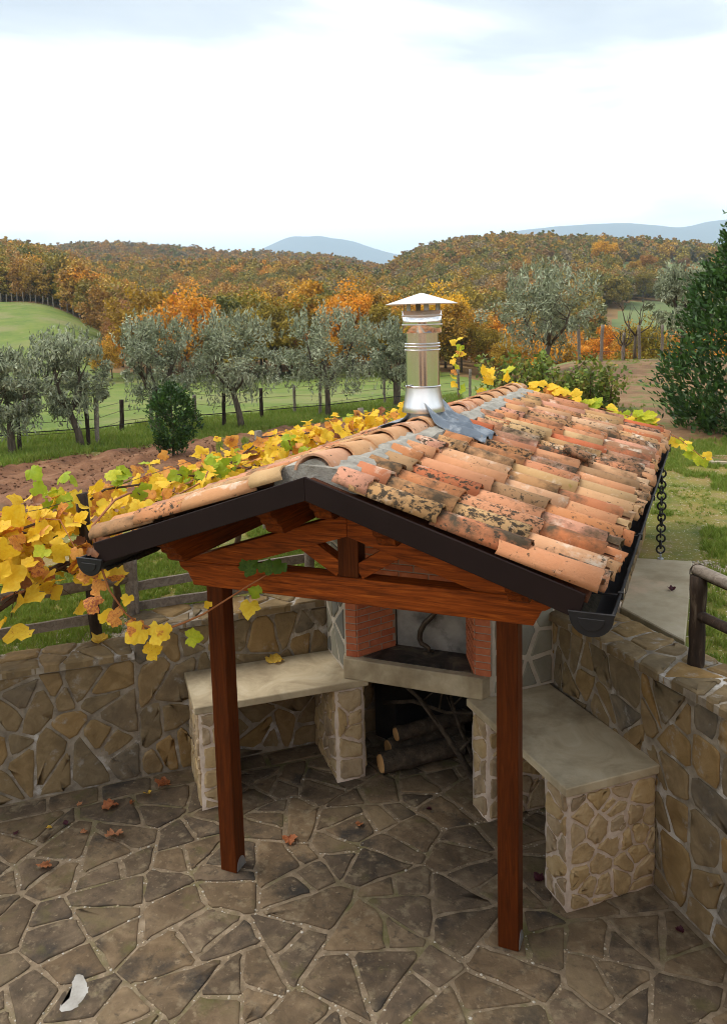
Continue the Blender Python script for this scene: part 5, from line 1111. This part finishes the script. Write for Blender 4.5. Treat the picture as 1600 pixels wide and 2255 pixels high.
hose = MB(); hose.tube([at(px, v)+UP*(.42+.03*math.sin(px*.05)) for px, v in ((-120, 17.6), (40, 18.9), (200, 20.1), (420, 22.3), (560, 23.4), (722, 25.2), (880, 27.2), (960, 28.2))], .013, 5); tag(hose.build('irrigation_hose', 'gutter_metal'), 'black irrigation hose strung along the row of olive trees', 'hose')
f2 = thing('field_fence', 'wire fence on wooden posts on the crest of the earth bank', 'fence', at(1330, 25.5))
pp_ = [fpost(a, v, h, f2, .05) for a, v, h in ((1278, 24.4, 1.15), (1325, 24.6, 1.1), (1372, 26.5, .9), (1410, 26.5, 1.1), (1458, 27, 1.1), (1560, 27.5, 1.1), (1680, 28, 1.1))]
for z in (.3, .7): b = MB(); b.tube([p+UP*z for p in pp_], .006, 4); b.build('wire', 'iron', f2)
f3 = thing('field_fence', 'row of pale fence posts along the edge of the wood above the left meadow', 'fence', at(120, 140))
for i, px in enumerate(range(-60, 300, 13)):
    v = np.interp(px, [-60, 0, 265, 300], [152, 147, 124, 122])-.8; fpost(px+U(-2, 2), v, U(1.3, 1.7), f3, .10)
# ------------------------------------------------------------------ grass, gravel
def tuft(k, n=14, h=.07, spread=.045, w=.0045):
    b = MB()
    for i in range(n):
        a = U(0, 6.28); r = spread*math.sqrt(random.random()); x, y = r*math.cos(a), r*math.sin(a); hh = h*U(.5, 1.2); lx, ly = U(-.6, .6)*hh, U(-.6, .6)*hh; ca, sa = math.cos(a+1.6)*w, math.sin(a+1.6)*w
        b.add([(x-ca, y-sa, 0), (x+ca, y+sa, 0), (x+ca*.7+lx*.4, y+sa*.7+ly*.4, hh*.6), (x-ca*.7+lx*.4, y-sa*.7+ly*.4, hh*.6), (x+lx, y+ly, hh)], [(0, 1, 2, 3), (3, 2, 4)])
    return bpy.data.objects.new('tuft', b.mesh('tuft', 'grass_blade'))
TF = [tuft(k) for k in range(4)]; TW = [tuft(k, 10, .16, .10, .010) for k in range(3)]
def offwall(x, y): return max(-.672*x+.741*y-1.472-.40, .753*x+.658*y-2.53-.46)
gp, gs = [], []
while len(gp) < 15000:
    v = U(5, 13); a = U(-.62, .62); x, y = xy(a*v, v); 
    if offwall(x, y) < 0 or (-.2 < x < 2.8 and 1.9 < y < 4.9): continue
    if soil_zone(x, y) or vnoise(x*1.1, y*1.1)+vnoise(x*3, y*3)*.5 < -.06+.0*v: continue
    if 2.2 < x < 2.78 and 1.3 < y < 3.5: continue
    if a > .28 and 0 < y < 3.9 and random.random() < .75: continue
    gp.append((x, y, tz(x, y)-.005)); gs.append(U(.55, 1.25))
for _ in range(16000):
    x, y = U(2.3, 8), U(-.5, 9); 
    if offwall(x, y) < 0 or (x < 2.8 and y < 4.9) or vnoise(x*1.6+3, y*1.6)+vnoise(x*5, y*5)*.6 < .02: continue
    gp.append((x, y, tz(x, y)-.004)); gs.append(U(.25, .6))
tag(scatter('grass', gp, gs, TF), 'short grass and weeds of the garden')
gp, gs = [], []
for _ in range(9000):
    a = U(-.6, .12); v = fence_v(a)+U(-1.5, 3.5); x, y = xy(a*v, v)
    if soil_zone(x, y): continue
    gp.append((x, y, tz(x, y)-.01)); gs.append(U(.5, 1.0)+(.4 if vnoise(x*.7, y*.7) > .1 else 0))
for _ in range(2600):
    a = U(.12, .55); v = U(13, 27); x, y = xy(a*v, v)
    if vnoise(x*.8, y*.8) < .06: continue
    gp.append((x, y, tz(x, y)-.01)); gs.append(U(.25, .5))
tag(scatter('field_grass', gp, gs, TW), 'longer grass along the field fence and on the bank')
gp, gs = [], []
while len(gp) < 15000:
    if random.random() < .72: x, y = U(2.4, 4.4), U(-1.0, 5.2)
    else: s_ = U(0, 4.2); q = CORNER-LD*s_+Vector((LN[0], LN[1], 0))*(.40+abs(random.gauss(0, .22))); x, y = q.x, q.y
    if offwall(x, y) < -.03: continue
    if 2.25 < x < 2.74 and 1.4 < y < 3.46: continue
    if x > 2 and vnoise(x*1.4+5, y*1.4) < -.12+.35*max(0, y-2.8): continue
    gp.append((x, y, tz(x, y)+.004)); gs.append(U(.006, .019))
tag(scatter('gravel', gp, gs, PEB), 'pale gravel strewn along the walls')
gp = []; gs = []
for _ in range(2600):
    v = U(11, 22); a = U(-.6, .1); x, y = xy(a*v, v)
    if soil_zone(x, y): gp.append((x, y, tz(x, y)+.03)); gs.append(U(.012, .035))
CL = []
for k in range(3):
    o = pebble_mesh(k); me = o.data; me.materials.clear(); me.materials.append(MATS['soil']); CL.append(o)
tag(scatter('soil_clods', gp, gs, CL), 'clods of reddish tilled earth')
# young shoots in the tilled rows
gp, gs = [], []
for r_ in range(3):
    for _ in range(40):
        px = 480+r_*28; v = U(14.5, 20.5); p = at(px+U(-3, 3), v); gp.append(tuple(p)); gs.append(U(.5, 1.1))
tag(scatter('crop_shoots', gp, gs, TW), 'thin green shoots in the tilled rows')
# ------------------------------------------------------------------ house behind the viewer (seen mirrored in the steel chimney)
hb = Vector((CAM.x-FX*1.0, CAM.y-FY*1.0, 0)); rx = Vector((.9194, .3934, 0)); fy_ = Vector((FX, FY, 0))
hw_ = tag(empty('house_wall', hb), 'peach plastered house wall', kind='structure')
b = MB()
def hq(u0, u1, z0, z1, d0, d1, mi=0):
    V = [hb+rx*u+fy_*d+UP*z for z in (z0, z1) for (u, d) in ((u0, d0), (u1, d0), (u1, d1), (u0, d1))]
    b.add(V, [(0, 3, 2, 1), (4, 5, 6, 7), (0, 1, 5, 4), (1, 2, 6, 5), (2, 3, 7, 6), (3, 0, 4, 7)], mi)
hq(-3.6, 3.6, -.2, 3.9, -.3, 0); b.build('wall', 'house_plaster', hw_)
for u0 in (-2.4, 1.2):
    b = MB(); hq(u0, u0+.9, 1.7, 3.0, .002, .03); b.build('window', 'window_glass', hw_)
    for q in (u0-.48, u0+.92): b = MB(); hq(q, q+.44, 1.65, 3.05, .002, .05); b.build('shutter', 'shutter_wood', hw_)
# ------------------------------------------------------------------ air

me = bpy.data.meshes.new('haze'); bb = MB(); bb.box((-9000, -2600, -70), (7500, 11500, 1050)); me.from_pydata(bb.v, [], bb.f)
HM = bpy.data.materials.new('air'); HM.use_nodes = True; nt = HM.node_tree; nt.nodes.clear(); ho = N(nt, 'ShaderNodeOutputMaterial'); pv_ = N(nt, 'ShaderNodeVolumePrincipled')
pv_.inputs['Color'].default_value = (.62, .81, 1.0, 1); pv_.inputs['Density'].default_value = HAZE = 0.00021; nt.links.new(pv_.outputs[0], ho.inputs['Volume']); me.materials.append(HM)
tag(link('haze', me), 'thin blue haze in the valley', kind='stuff')
